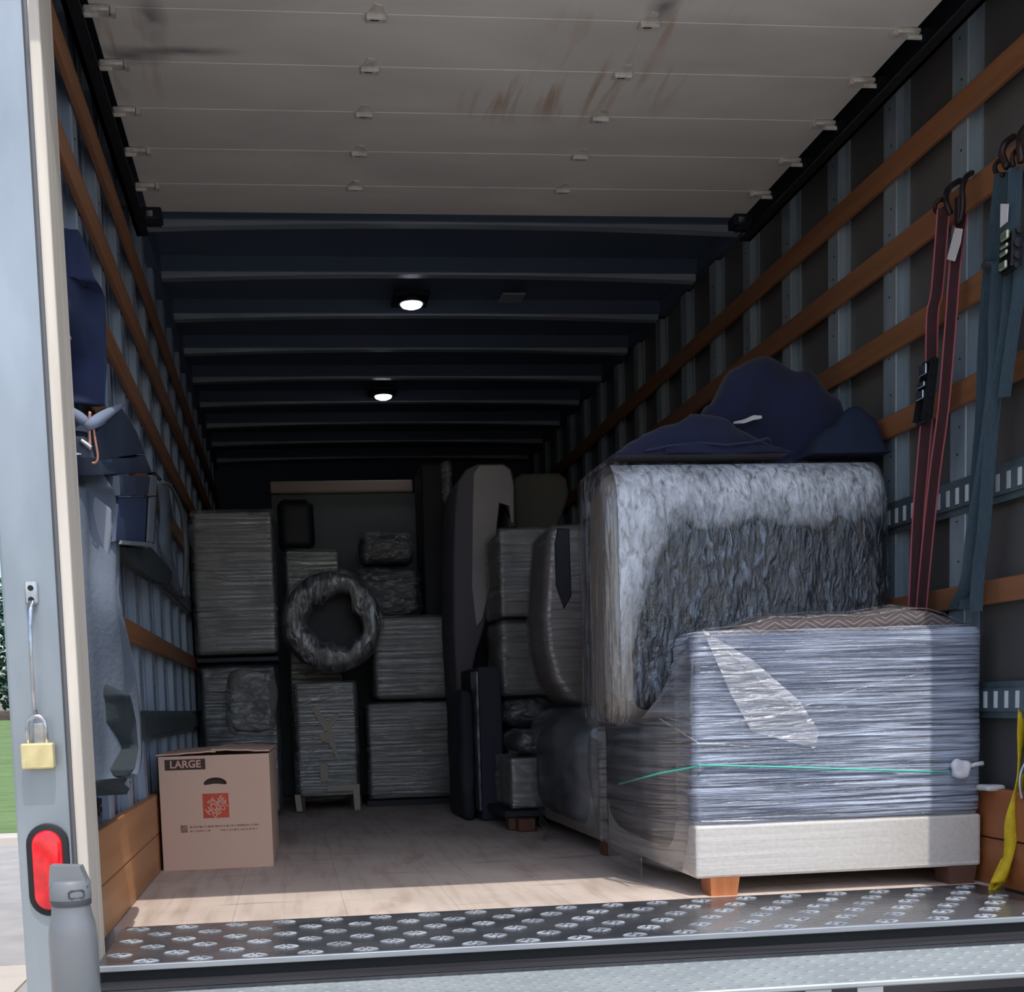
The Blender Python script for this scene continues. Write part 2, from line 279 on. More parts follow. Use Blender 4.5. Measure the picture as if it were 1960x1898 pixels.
# ------------------------------------------------------------------ mesh helpers
class MB:
    def __init__(s): s.bm = bmesh.new()
    def box(s, x0, x1, y0, y1, z0, z1, bev=0, seg=2, rot=None):
        t = bmesh.new(); bmesh.ops.create_cube(t, size=1)
        for v in t.verts: v.co = Vector((v.co.x*(x1-x0), v.co.y*(y1-y0), v.co.z*(z1-z0)))
        if bev: bmesh.ops.bevel(t, geom=t.edges[:], offset=bev, segments=seg, profile=.5, affect='EDGES')
        if rot: bmesh.ops.transform(t, matrix=rot.to_4x4(), verts=t.verts)
        bmesh.ops.translate(t, vec=((x0+x1)/2, (y0+y1)/2, (z0+z1)/2), verts=t.verts)
        return s.add(t)
    def add(s, t):
        me = bpy.data.meshes.new('t'); t.to_mesh(me); t.free(); s.bm.from_mesh(me); bpy.data.meshes.remove(me); return s
    def soft(s, x0, x1, y0, y1, z0, z1, r=.04, n=14, amp=.006, freq=6, seed=0, streak=(1, 1, 1), crease=0):
        """rounded box with a fine grid, pushed about by noise"""
        c = Vector(((x0+x1)/2, (y0+y1)/2, (z0+z1)/2)); h = Vector(((x1-x0)/2, (y1-y0)/2, (z1-z0)/2)); r = min(r, *h)
        t = bmesh.new(); bmesh.ops.create_cube(t, size=2); bmesh.ops.subdivide_edges(t, edges=t.edges[:], cuts=n, use_grid_fill=True)
        for v in t.verts:
            p = Vector((v.co.x, v.co.y, v.co.z))
            # denser sampling near edges
            q = Vector([math.copysign(abs(a)**.8, a)*hh for a, hh in zip(p, h)])
            k = Vector([max(-hh+r, min(hh-r, a)) for a, hh in zip(q, h)]); d = q-k
            if d.length > 1e-9: q = k+d.normalized()*r
            nn = (q-k).normalized() if (q-k).length > 1e-9 else Vector((0, 0, 1))
            w_ = c+q; sp = Vector((w_.x*streak[0], w_.y*streak[1], w_.z*streak[2]))*freq+Vector((seed*7.1, seed*3.3, seed))
            a = noise.noise(sp)*amp
            if crease: a -= crease*(1-abs(noise.noise(sp*1.7+Vector((9, 9, 9)))))**6
            v.co = w_+nn*a
        return s.add(t)
    def tube(s, pts, r, n=8, closed=False, flat=1.0):
        pts = [Vector(p) for p in pts]; rings = []; L = len(pts); prev = None
        for i, p in enumerate(pts):
            a = pts[(i-1) % L] if (closed or i) else p; b = pts[(i+1) % L] if (closed or i < L-1) else p
            d = (b-a).normalized()
            if prev is None:
                up = Vector((0, 0, 1)) if abs(d.z) < .9 else Vector((0, 1, 0)); x = d.cross(up).normalized()
            else: x = (prev-d*prev.dot(d)).normalized()
            prev = x; y = d.cross(x); rr = r[i] if isinstance(r, (list, tuple)) else r
            rings.append([s.bm.verts.new(p+x*rr*math.cos(2*math.pi*k/n)+y*rr*flat*math.sin(2*math.pi*k/n)) for k in range(n)])
        for i in range(L if closed else L-1):
            A, B = rings[i], rings[(i+1) % L]
            for k in range(n): s.bm.faces.new((A[k], A[(k+1) % n], B[(k+1) % n], B[k]))
        if not closed: s.bm.faces.new(rings[0][::-1]); s.bm.faces.new(rings[-1])
        return s
    def lathe(s, prof, c=(0, 0, 0), n=32, axis='Z'):
        rings = []
        for r, z in prof:
            ring = []
            for k in range(n):
                a = 2*math.pi*k/n; v = Vector((r*math.cos(a), r*math.sin(a), z))
                if axis == 'Y': v = Vector((v.x, v.z, v.y))
                ring.append(s.bm.verts.new(Vector(c)+v))
            rings.append(ring)
        for A, B in zip(rings, rings[1:]):
            for k in range(n): s.bm.faces.new((A[k], A[(k+1) % n], B[(k+1) % n], B[k]))
        s.bm.faces.new(rings[0][::-1]); s.bm.faces.new(rings[-1]); return s
    def prism(s, pts, d, bev=0, seg=2):
        """outline (3-D points) given thickness along vector d"""
        t = bmesh.new(); d = Vector(d); A = [t.verts.new(Vector(p)) for p in pts]; B = [t.verts.new(Vector(p)+d) for p in pts]; n = len(A)
        fa = t.faces.new(A[::-1]); fb = t.faces.new(B)
        for i in range(n): t.faces.new((A[i], A[(i+1) % n], B[(i+1) % n], B[i]))
        bmesh.ops.recalc_face_normals(t, faces=t.faces)
        if bev:
            es = [e for e in t.edges if (fa in e.link_faces or fb in e.link_faces)]
            bmesh.ops.bevel(t, geom=es, offset=bev, segments=seg, profile=.5, affect='EDGES')
        return s.add(t)
    def ribbon(s, pts, wid, th=.003):
        """webbing: path points, width vector (one or per point)"""
        pts = [Vector(p) for p in pts]; rows = []
        for i, p in enumerate(pts):
            d = (pts[min(i+1, len(pts)-1)]-pts[max(i-1, 0)]).normalized(); wv = Vector(wid[i] if isinstance(wid, list) else wid); nn = d.cross(wv).normalized()*th/2
            rows.append([s.bm.verts.new(p+wv/2*a+nn*b) for a, b in ((-1, -1), (1, -1), (1, 1), (-1, 1))])
        for A, B in zip(rows, rows[1:]):
            for k in range(4): s.bm.faces.new((A[k], A[(k+1) % 4], B[(k+1) % 4], B[k]))
        s.bm.faces.new(rows[0][::-1]); s.bm.faces.new(rows[-1]); return s
    def sheet(s, rows, th=.008):
        """grid of points given thickness along +Y"""
        nu, nv = len(rows), len(rows[0]); off = Vector((0, th, 0))
        A = [[s.bm.verts.new(Vector(p)) for p in r] for r in rows]; B = [[s.bm.verts.new(Vector(p)+off) for p in r] for r in rows]
        for i in range(nu-1):
            for j in range(nv-1):
                s.bm.faces.new((A[i][j], A[i+1][j], A[i+1][j+1], A[i][j+1])); s.bm.faces.new((B[i][j], B[i][j+1], B[i+1][j+1], B[i+1][j]))
        for i in range(nu-1):
            s.bm.faces.new((A[i][0], B[i][0], B[i+1][0], A[i+1][0])); s.bm.faces.new((A[i][-1], A[i+1][-1], B[i+1][-1], B[i][-1]))
        for j in range(nv-1):
            s.bm.faces.new((A[0][j], A[0][j+1], B[0][j+1], B[0][j])); s.bm.faces.new((A[-1][j], B[-1][j], B[-1][j+1], A[-1][j+1]))
        return s
    def hull(s, pts, cuts=0, amp=0, freq=6, seed=0, smooth=0):
        t = bmesh.new(); [t.verts.new(Vector(p)) for p in pts]
        r = bmesh.ops.convex_hull(t, input=t.verts)
        bmesh.ops.delete(t, geom=list({e for e in r['geom_interior'] if isinstance(e, bmesh.types.BMVert)}), context='VERTS')
        if cuts:
            for _ in range(cuts): bmesh.ops.subdivide_edges(t, edges=t.edges[:], cuts=1, use_grid_fill=True)
            for _ in range(smooth): bmesh.ops.smooth_vert(t, verts=t.verts, factor=.5, use_axis_x=True, use_axis_y=True, use_axis_z=True)
            for v in t.verts: v.co += v.co.normalized()*0+Vector((noise.noise(v.co*freq+Vector((seed, 0, 0))), noise.noise(v.co*freq+Vector((0, seed+5, 0))), noise.noise(v.co*freq+Vector((0, 0, seed+9)))))*amp
        return s.add(t)
    def build(s, name, m, parent=None, smooth=False, origin=None):
        bmesh.ops.recalc_face_normals(s.bm, faces=s.bm.faces)
        c = Vector(origin) if origin is not None else Vector((0, 0, 0))
        if origin is None and parent is not None: c = parent['_o'] if False else Vector((0, 0, 0))
        me = bpy.data.meshes.new(name)
        if c.length: bmesh.ops.translate(s.bm, vec=-c, verts=s.bm.verts)
        s.bm.to_mesh(me); s.bm.free(); me.materials.append(m)
        for p in me.polygons: p.use_smooth = bool(smooth)
        if smooth == 'auto':
            try: me.set_sharp_from_angle(angle=R(40))
            except Exception: pass
        o = bpy.data.objects.new(name, me); COL.objects.link(o)
        if c.length: o.location = c
        if parent is not None:
            o.parent = parent; o.matrix_parent_inverse = parent_world(parent).inverted()
        return o
def parent_world(o):
    mw = Matrix.Translation(o.location) @ o.rotation_euler.to_matrix().to_4x4()
    return (parent_world(o.parent) @ o.matrix_parent_inverse @ mw) if o.parent else mw
def tag(o, label=None, cat=None, group=None, kind=None):
    if label: o['label'] = label
    if cat: o['category'] = cat
    if group: o['group'] = group
    if kind: o['kind'] = kind
    return o
def thing(name, label, cat, loc, group=None):
    o = bpy.data.objects.new(name, None); COL.objects.link(o); o.location = loc; o.empty_display_size = .1
    return tag(o, label, cat, group)
def struct(name, mb, m, parent=None, label=None, smooth=False):
    o = mb.build(name, m, parent, smooth)
    if parent is None: o['kind'] = 'structure'
    if label: o['label'] = label
    return o
def copy_tree(o, delta, label=None, parent=None):
    c = o.copy(); COL.objects.link(c)
    if parent is None: c.location = o.location+Vector(delta)
    else: c.parent = parent
    for ch in list(o.children): copy_tree(ch, None, None, c)
    if label: c['label'] = label
    return c

def surf(b, rows, thv):
    nu, nv = len(rows), len(rows[0]); A = [[b.bm.verts.new(Vector(p)) for p in r] for r in rows]; B = [[b.bm.verts.new(Vector(p)+Vector(thv)) for p in r] for r in rows]
    for i in range(nu-1):
        for j in range(nv-1): b.bm.faces.new((A[i][j], A[i][j+1], A[i+1][j+1], A[i+1][j])); b.bm.faces.new((B[i][j], B[i+1][j], B[i+1][j+1], B[i][j+1]))
    for i in range(nu-1): b.bm.faces.new((A[i][0], A[i+1][0], B[i+1][0], B[i][0])); b.bm.faces.new((A[i][-1], B[i][-1], B[i+1][-1], A[i+1][-1]))
    for j in range(nv-1): b.bm.faces.new((A[0][j], B[0][j], B[0][j+1], A[0][j+1])); b.bm.faces.new((A[-1][j], A[-1][j+1], B[-1][j+1], B[-1][j]))
W = 2.40; Y0, Y1 = -.35, 6.60; CEIL = 2.50
# ------------------------------------------------------------------ the box of the truck
struct('floor', MB().box(-.05, W+.05, 0, Y1, -.12, 0), floor_mat())
struct('wall_left', MB().box(-.09, -.05, Y0, Y1, -.12, CEIL+.03), PANL)
struct('wall_right', MB().box(W+.05, W+.09, Y0, Y1, -.12, CEIL+.03), PANR)
struct('wall_front', MB().box(-.09, W+.09, Y1, Y1+.05, -.12, CEIL+.03), FRONT)
struct('ceiling', MB().box(-.09, W+.09, -.5, Y1+.05, CEIL+.03, CEIL+.08), ROOF)
n_trim = [0]
def trim(mb, m, label=None, smooth=False):
    n_trim[0] += 1; return struct('trim_%d' % n_trim[0], mb, m, None, label, smooth)
# cove where wall meets roof
trim(MB().box(-.05, -.0, 1.36, Y1, 2.42, CEIL+.03), ROOF, 'dark cove rail along the top of the left wall')
trim(MB().box(W, W+.05, 1.36, Y1, 2.47, CEIL+.03), ROOF, 'dark cove rail along the top of the right wall')
# wall posts: hat sections
def post(side, y, m, wid=.052, fl=.024, z1=2.46):
    s_ = 1 if side > 0 else -1; xf = W+.02 if side > 0 else -.02; xb = W+.05 if side > 0 else -.05
    b = MB(); lo, hi = sorted((xf, xb)); b.box(lo, hi, y, y+wid, 0, z1, .003, 1)
    e, f_ = sorted((xb, xb-s_*.006)); b.box(e, f_, y-fl, y, 0, z1); b.box(e, f_, y+wid, y+wid+fl, 0, z1)
    o = trim(b, m)
    r = MB()
    for k in range(22):
        z = .34+k*.095+(.02 if k % 2 else 0)
        for yy in ((y+.032, y+.044) if k % 3 else (y+.038,)): r.lathe([(.0024, 0), (.0024, .002)], (0, 0, 0), 6)
    r.bm.free(); r = MB()
    for k in range(22):
        z = .34+k*.095+(.02 if k % 2 else 0); r.box(*sorted((xf, xf-s_*.002)), y+.030+.010*(k % 2), y+.034+.010*(k % 2), z, z+.005)
    rr = r.build('rivets', DARK, o)
for k in range(-2, 15): post(1, .577+k*.4064, GALV, .085, .03)
for k in range(-2, 15): post(-1, .600+k*.4064, GALVL, .085, .05)
# wooden slats and steel tracks along both walls
RAILZ = [(2.125, 2.20), (1.865, 1.945), (1.605, 1.68), (1.345, 1.415), (.775, .84)]
for sx in (-1, 1):
    a, b_ = (-.019, 0) if sx < 0 else (W, W+.019)
    for i, (za, zb) in enumerate(RAILZ):
        hi = ('top', 'second', 'third', 'fourth', 'lowest')[i]
        trim(MB().box(a, b_, Y0, Y1, za, zb, .003, 1), RAIL, '%s wooden slat running along the %s wall' % (hi, 'left' if sx < 0 else 'right'))
for sx in (-1, 1):
    for za, zb, nm in ((1.045, 1.145, 'upper'), (.462, .562, 'lower')):
        xo, xi = (-.02, -.006) if sx < 0 else (W+.02, W+.006); b = MB()
        lo, hi = sorted((xo, xi)); b.box(lo, hi, Y0, Y1, za+.018, zb-.018); 
        b.box(*sorted((xo, xo+(xi-xo)*.4)), Y0, Y1, za, za+.018); b.box(*sorted((xo, xo+(xi-xo)*.4)), Y0, Y1, zb-.018, zb)
        o = trim(b, TRACK, '%s slotted steel tie-down track on the %s wall' % (nm, 'left' if sx < 0 else 'right'))
        sl = MB(); y = Y0+.02
        if sx > 0:
            while y < 3.2: sl.box(*sorted((xi-.0005, xi-.0025)), y, y+.016, za+.028, zb-.026); y += .0508
        else:
            while y < 3.2: sl.box(*sorted((xi-.0005, xi+.0015)), y, y+.004, za+.02, zb-.02); y += .0508
        s_ = sl.build('slots', SLOT if sx > 0 else DARK, o)
# kick boards: two planks each
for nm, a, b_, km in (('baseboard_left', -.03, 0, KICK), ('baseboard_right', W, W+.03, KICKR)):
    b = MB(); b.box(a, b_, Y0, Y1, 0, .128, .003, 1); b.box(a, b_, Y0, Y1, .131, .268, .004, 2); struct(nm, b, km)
# roof bows: slightly cambered
for k in range(9):
    y = 1.84+.57*k; b = MB(); n = 16
    for i in range(n):
        x0, x1 = W*i/n, W*(i+1)/n; c0, c1 = [.022*(1-((x-W/2)/(W/2))**2) for x in (x0, x1)]
        b.hull([(x, yy, z+c) for x, c in ((x0, c0), (x1, c1)) for yy, z in ((y, 2.475), (y, 2.44), (y+.05, 2.44), (y+.05, 2.475))])
        b.hull([(x, yy, z+c) for x, c in ((x0, c0), (x1, c1)) for yy, z in ((y-.018, 2.478), (y-.018, 2.47), (y+.07, 2.47), (y+.07, 2.478))])
    trim(b, BOWM, 'steel roof bow across the dark ceiling')
    s2 = MB().box(0, W, y-.02, y+.07, 2.47, CEIL+.03); s2.build('bow_backing', ROOF, bpy.data.objects['trim_%d' % n_trim[0]])

# ------------------------------------------------------------------ roll-up door stored under the roof
door = thing('door_1', 'off-white roll-up door boards stored under the roof', 'door', (1.14, .5, 2.30)); del door['category']; door['kind'] = 'structure'
DM = door_mat(); seams = [-.70, -.44, -.185, .07, .327, .585, .843, 1.10, 1.335]
for a, b_ in zip(seams, seams[1:]): MB().box(.055, 2.215, a+.0016, b_-.0016, 2.302, 2.325, .0015, 1).build('door_panel', DM, door)
MB().box(.055, 2.215, -.70, 1.33, 2.326, 2.334).build('door_backing', DARK, door)
HMAT = mat('painted_hinge', (206, 204, 198), .5, .1, (176, 170, 162), (30, 30, 30))
for y in seams[2:-1]:
    for x in (.77, 1.485):
        h = MB(); h.box(x-.026, x+.026, y-.006, y+.030, 2.294, 2.302, .002, 1); h.prism([(x-.022, y-.006, 2.2995), (x+.022, y-.006, 2.2995), (x+.012, y-.04, 2.2995), (x-.008, y-.045, 2.2995)], (0, 0, .0025))
        h.tube([(x-.024, y, 2.293), (x+.024, y, 2.293)], .0055, 8)
        ho = h.build('hinge', HMAT, door, 'auto')
        k = MB(); k.box(x-.014, x+.008, y+.012, y+.016, 2.2925, 2.2945); k.build('hinge_slot', DARK, ho)
    for x, s_ in ((.075, -1), (2.195, 1)):
        h = MB(); h.box(x-.035, x+.03, y-.012, y+.028, 2.288, 2.302, .004, 1); h.tube([(x, y+.008, 2.286), (x+s_*.06, y+.008, 2.286)], .007, 8)
        h.box(x-s_*.038-.006, x-s_*.038+.006, y-.004, y+.02, 2.284, 2.302)
        ho = h.build('roller_hinge', HMAT, door, 'auto')
        MB().lathe([(.0, -.008), (.019, -.008), (.019, .008), (.0, .008)], (0, 0, 0), 14, 'Y').build('roller', DARK, ho).location = (x+s_*.055, y+.008, 2.29)
for x, s_ in ((.07, -1), (2.20, 1)):
    h = MB(); h.box(x-.035, x+.035, 1.29, 1.36, 2.262, 2.302, .004, 1); h.box(x-.02, x+.03, 1.30, 1.335, 2.25, 2.262); h.build('bottom_bracket', DARK, door)
    h = MB(); h.box(x-.018, x+.006, 1.287, 1.291, 2.268, 2.288); h.build('bracket_bolt', CHROME, door)
# door tracks
for x0, x1 in ((.005, .018), (2.262, 2.275)):
    b = MB(); b.box(x0, x1, -.35, 1.42, 2.25, 2.36); b.box(x0-(.0 if x0 < 1 else .03), x1+(.03 if x0 < 1 else 0), -.35, 1.42, 2.25, 2.256)
    trim(b, DARK, 'dark steel roller track beside the stored door')
for k in range(8):
    pass
b = MB().box(2.275, W, -.35, 1.36, 2.42, 2.47); trim(b, ROOF, 'dark filler panel above the right roller track')

# ------------------------------------------------------------------ rear frame: pillars, header, sill, bumper
def pillar(px0, px1, strip0, strip1, nm):
    b = MB(); b.box(px0, px1, -.50, -.36, -.30, 2.62, .006, 2)
    o = trim(b, PILLAR, nm)
    g = MB(); a, c = sorted((px1 if strip0 > px0 else px0, strip0)); g.box(a-.002, c+.002, -.485, -.36, -.30, 2.62); g.build('groove', GROOVE, o)
    s_ = MB(); s_.box(*sorted((strip0, strip1)), -.505, -.345, -.30, 2.62, .005, 2); s_.build('door_seal', SEAL, o)
    return o
pil = pillar(-.118, -.004, .006, .030, 'aluminium rear pillar with a pale seal strip on the left')
pil2 = pillar(2.404, 2.52, 2.394, 2.368, 'aluminium rear pillar on the right of the opening')
trim(MB().box(-.118, 2.52, -.50, -.36, 2.46, 2.62, .004, 1), PILLAR, 'rear header beam above the opening')
# plate between wood floor and lip
pl = MB().box(.031, 2.367, -.50, -.0, -.012, .001)
plate = struct('floor_plate', pl, PLATE, None, 'black worn diamond tread plate at the sill')
random.seed(4)
lug = MB(); row = 0; y = -.045
def bar(mb, c, ang, l, wd, h):
    d = Vector((math.cos(ang), math.sin(ang), 0))*l/2; n = Vector((-math.sin(ang), math.cos(ang), 0))*wd/2; z = Vector((0, 0, h)); c = Vector(c)
    pts = [c-d, c+n, c+d, c-n]; A = [mb.bm.verts.new(p) for p in pts]; B = [mb.bm.verts.new(c+(p-c)*.72+z) for p in pts]
    mb.bm.faces.new(B)
    for i in range(4): mb.bm.faces.new((A[i], A[(i+1) % 4], B[(i+1) % 4], B[i]))
while y > -.475:
    x = .07+(.062 if row % 2 else 0)
    while x < 2.33:
        jx = x+random.uniform(-.004, .004)
        for s_ in (-1, 1):
            bar(lug, (jx+s_*.0150, y+.0110, .0012), s_*-.63, .037, .0034, .0025); bar(lug, (jx+s_*.0150, y-.0110, .0012), s_*.63, .037, .0034, .0025)
        bar(lug, (jx, y, .0012), .2, .014, .004, .002)
        x += .124
    y -= .084; row += 1
lug.build('tread_pattern', LUG, plate)
MB().box(.031, 2.367, -.510, -.498, -.010, .004, .002, 2).build('lip', ALU, plate)
MB().box(.031, 2.367, -.490, 0, -.12, -.0125).build('plate_bed', BLACK, plate)
trim(MB().box(.02, 2.38, -.60, -.49, -.14, -.034), mat('gutter_steel', (84, 84, 88), .3, .5, (60, 60, 66), (2, 30, 2)), 'dark gutter between the tread plate and the bumper')
bmp = thing('rear_bumper', 'pale patterned step bumper below the sill', 'bumper', (1.2, -.75, -.1))
b = MB(); b.box(.03, 2.56, -.87, -.585, -.052, -.040, .003, 1); b.build('step_plate', BUMP, bmp)
MB().box(.03, 2.50, -.592, -.582, -.05, -.034, .002, 1).build('step_edge', ALU, bmp)
lg = MB(); y = -.61; row = 0
while y > -.86:
    x = .06+(.0225 if row % 2 else 0)
    while x < 2.54: bar(lg, (x, y, -.0402), .6 if row % 2 else -.6, .024, .006, .0018); x += .045
    y -= .024; row += 1
lg.build('step_tread', LUG2, bmp)
b = MB()
# hanging bracket with square openings under the bumper, as a frame
for (xa, xb_) in ((1.02, 1.20), (1.245, 1.42), (1.49, 1.545), (1.60, 1.655)):
    b.box(xa, xb_, -.865, -.855, -.20, -.053)
b.box(1.0, 1.68, -.865, -.855, -.24, -.098); b.build('bracket', ALU, bmp)
MB().box(-.1, 2.5, -.45, -.36, -.55, -.12).build('cross_member', DARK, bmp)
b = MB()
for x in (.7, 1.7): b.box(x, x+.08, -.36, 6.6, -.42, -.12)
trim(b, DARK, 'dark frame rails under the truck floor')

# tail light
cL = at(93, 1665, Y=-.512)
tl = thing('tail_light', 'oval red tail light in a black rubber ring on the left pillar', 'light', (cL.x, -.505, cL.z))
def oval(hw, hh, n=12): 
    pts = []
    for k in range(2*n+2):
        if k <= n: a = math.pi*k/n; pts.append((hw*math.cos(a), (hh-hw)+hw*math.sin(a)))
        else: a = math.pi+math.pi*(k-n-1)/n; pts.append((hw*math.cos(a), -(hh-hw)+hw*math.sin(a)))
    return pts
sc_ = (at(135, 1665, Y=-.512)-at(53, 1665, Y=-.512)).x/2; hh_ = (at(93, 1580, Y=-.512)-at(93, 1758, Y=-.512)).z/2
def ov(hw, hh, y0, th, bev): return MB().prism([(cL.x+u+v*-.0, y0, cL.z+v) for u, v in oval(hw, hh)], (0, -th, 0), bev)
ov(sc_, hh_, -.50, .012, .004).build('rubber_ring', BLACK, tl, 'auto')
ov(sc_*.72, hh_*.86, -.508, .014, .007).build('red_lens', REDL, tl, 'auto')
MB().lathe([(.0, 0), (.006, 0), (.0055, .003), (.0, .004)], (0, 0, 0), 12, 'Y').build('bolt', CHROME, tl).matrix_world = Matrix.Translation((cL.x, -.518, cL.z+hh_*.93))
# grab handle with hasp
Yh = -.505
hd = thing('hasp_rod', 'bright steel strap handle screwed to the left pillar', 'handle', at(62, 1240, Y=Yh))
pts = [at(x, y, Y=Yh-d) for x, y, d in ((60, 1150, .010), (57, 1170, .018), (57, 1200, .028), (60, 1260, .030), (63, 1310, .026), (66, 1350, .018), (70, 1372, .010))]
MB().ribbon(pts, [(w_, 0, 0) for w_ in (.012, .011, .007, .006, .006, .006, .008)], .005).build('rod', CHROME, hd, True)
p0 = at(60, 1133, Y=Yh); b = MB().box(p0.x-.013, p0.x+.013, Yh-.006, Yh+.002, p0.z-.026, p0.z+.022, .003, 1); b.build('mount_plate', CHROME, hd)
b = MB(); 
for dz in (.008, -.016): b.lathe([(0, -.003), (.006, -.003), (.006, 0), (0, 0)], (p0.x, Yh-.006, p0.z+dz), 10, 'Y')
b.build('screws', DARK, hd)
p1 = at(76, 1415, Y=Yh); b = MB().box(p1.x-.012, p1.x+.012, Yh-.006, Yh+.002, p1.z-.05, p1.z+.035, .003, 1); b.build('lower_plate', CHROME, hd)
# padlock
pc = at(73, 1447, Y=-.53); hw = .0335
lk = thing('padlock', 'brass padlock with a bright steel shackle hanging on the left pillar', 'padlock', (pc.x, -.53, pc.z))
MB().box(pc.x-hw, pc.x+hw, -.542, -.516, pc.z-.027, pc.z+.028, .004, 2).build('lock_body', BRASS, lk)
q = [(pc.x-.019, pc.z+.02)]+[(pc.x-.019, pc.z+.06)]+[(pc.x+.019*math.cos(a), pc.z+.066+.019*math.sin(a)) for a in [math.pi*(1-i/8) for i in range(1, 8)]]+[(pc.x+.019, pc.z+.06), (pc.x+.019, pc.z+.02)]
MB().tube([(a, -.529, c) for a, c in q], .0045, 10).build('shackle', CHROME, lk, True)
# bottle on the bumper
pb = at(140, 1830, Y=-.78); hwb = (at(188, 1830, Y=-.78)-at(94, 1830, Y=-.78)).length/2; zt = at(133, 1653, Y=-.78).z; zb = -.038
bt = thing('water_bottle', 'grey insulated drinking bottle standing on the bumper', 'bottle', (pb.x, -.78, zb))
cx_ = at(138, 1760, Y=-.78).x; C0 = (cx_, -.78, 0); k_ = hwb
MB().lathe([(k_*.9, zb), (k_, zb+.008), (k_, .112), (k_*.985, .128), (k_*.92, .150), (k_*.82, .166), (k_*.79, .18), (k_*.79, .184)], C0, 40).build('bottle_body', BOTG, bt, 'auto')
MB().lathe([(k_*.82, .184), (k_*.83, .186), (k_*.83, .193), (k_*.82, .195)], C0, 40).build('gasket_ring', BOTD, bt, 'auto')
b = MB(); b.lathe([(k_*.83, .195), (k_*.85, .198), (k_*.83, .226), (k_*.74, .232), (k_*.3, .234)], C0, 40)
b.hull([(cx_-k_*.78, -.80, .222), (cx_-k_*.78, -.76, .222), (cx_-k_*.7, -.80, zt), (cx_-k_*.7, -.76, zt), (cx_+k_*.5, -.80, zt-.004), (cx_+k_*.5, -.76, zt-.004), (cx_+k_*.8, -.80, .222), (cx_+k_*.8, -.76, .222)])
b.build('lid', BOTL, bt, 'auto')
b = MB(); a0 = -1.35+.55
b.tube([(cx_+k_*.84*math.sin(t), -.78-k_*.84*math.cos(t), z) for t, z in ((.1, .203), (.2, .2005), (.75, .2005), (.85, .203), (.85, .212), (.75, .215), (.2, .215), (.1, .212))], .0022, 6, True)
b.build('push_button', BOTD, bt)
MB().box(cx_-.02, cx_+.012, -.78-k_-.0012, -.78-k_+.004, -.030, -.024).build('printed_mark', PAPER, bt)

# ------------------------------------------------------------------ ceiling lamps and tag
def lamp(x, y, label):
    t = thing('ceiling_lamp', label, 'lamp', (x, y, 2.43), 'round lamps under the truck roof')
    MB().box(x-.085, x+.085, y-.05, y+.14, 2.452, 2.475, .004, 1).build('mounting_plate', DARK, t)
    MB().lathe([(.0, .0), (.062, .0), (.066, .012), (.06, .028), (0, .028)], (x, y, 2.425), 28).build('housing', DARK, t, 'auto')
    MB().lathe([(.0, -.014), (.026, -.011), (.046, -.003), (.053, .008), (0, .008)], (x, y, 2.418), 28).build('lens', LAMPM, t, True)
lamp(1.122, 2.70, 'small round lit ceiling lamp, the nearer of the two')
lamp(1.117, 4.40, 'small round lit ceiling lamp, the farther of the two')
t = tag(MB().box(1.55, 1.66, 2.66, 2.78, 2.458, 2.468, .002, 1).build('ceiling_plate', GALV), 'square grey metal plate on the dark ceiling right of the lamps', 'plate')

# ------------------------------------------------------------------ cardboard box
bx = thing('moving_box', 'large brown cardboard moving box with black LARGE label', 'box', (.21, 1.45, 0))
bw, bd, bh = .384, .66, .400; rz = Matrix.Rotation(R(-1.2), 4, 'Z')
def loc(p): return rz @ Vector(p)+Vector((.012, 1.143, 0))
def bput(mb, name, m, par, sm=False):
    bmesh.ops.transform(mb.bm, matrix=Matrix.Translation((.012, 1.143, 0)) @ rz, verts=mb.bm.verts); return mb.build(name, m, par, sm)
# front wall with a hand hole: ring of quads around the slot
hx, hz = .193, .305
slot = []
for k in range(24):
    a = 2*math.pi*k/24; u = .040*math.copysign(abs(math.cos(a))**.7, math.cos(a)); v = .011*math.copysign(abs(math.sin(a))**.8, math.sin(a)); slot.append((hx+u, hz+v+.010*(1-(u/.04)**2)-.004))
def rect_at(k):
    a = 2*math.pi*k/24; c, s_ = math.cos(a), math.sin(a)
    tx = ((bw-hx) if c > 0 else hx)/abs(c) if abs(c) > 1e-6 else 1e9; tz = ((bh-hz) if s_ > 0 else hz)/abs(s_) if abs(s_) > 1e-6 else 1e9
    t_ = min(tx, tz); return (hx+c*t_, hz+s_*t_)
outer = []; ang = {}
corners = [(bw, bh), (0, bh), (0, 0), (bw, 0)]
b = MB(); th = .005
ib = [b.bm.verts.new((u, 0, v)) for u, v in slot]; ob = [b.bm.verts.new((rect_at(k)[0], 0, rect_at(k)[1])) for k in range(24)]; ii = [b.bm.verts.new((u, th, v)) for u, v in slot]
for k in range(24):
    j = (k+1) % 24; b.bm.faces.new((ib[k], ib[j], ii[j], ii[k]))
    p_, q_ = rect_at(k), rect_at(j); cc = None
    for c in corners:
        if min(p_[0], q_[0])-1e-6 <= c[0] <= max(p_[0], q_[0])+1e-6 and min(p_[1], q_[1])-1e-6 <= c[1] <= max(p_[1], q_[1])+1e-6 and abs(p_[0]-q_[0]) > 1e-5 and abs(p_[1]-q_[1]) > 1e-5: cc = c
    if cc: b.bm.faces.new((ib[k], ob[k], b.bm.verts.new((cc[0], 0, cc[1])), ob[j], ib[j]))
    else: b.bm.faces.new((ib[k], ob[k], ob[j], ib[j]))
b.box(0, th, .0005, bd, 0, bh); b.box(bw-th, bw, .0005, bd, 0, bh); b.box(0, bw, bd-th, bd, 0, bh); b.box(0, bw, 0.001, bd, 0, th)
bput(b, 'carton', CARD, bx)
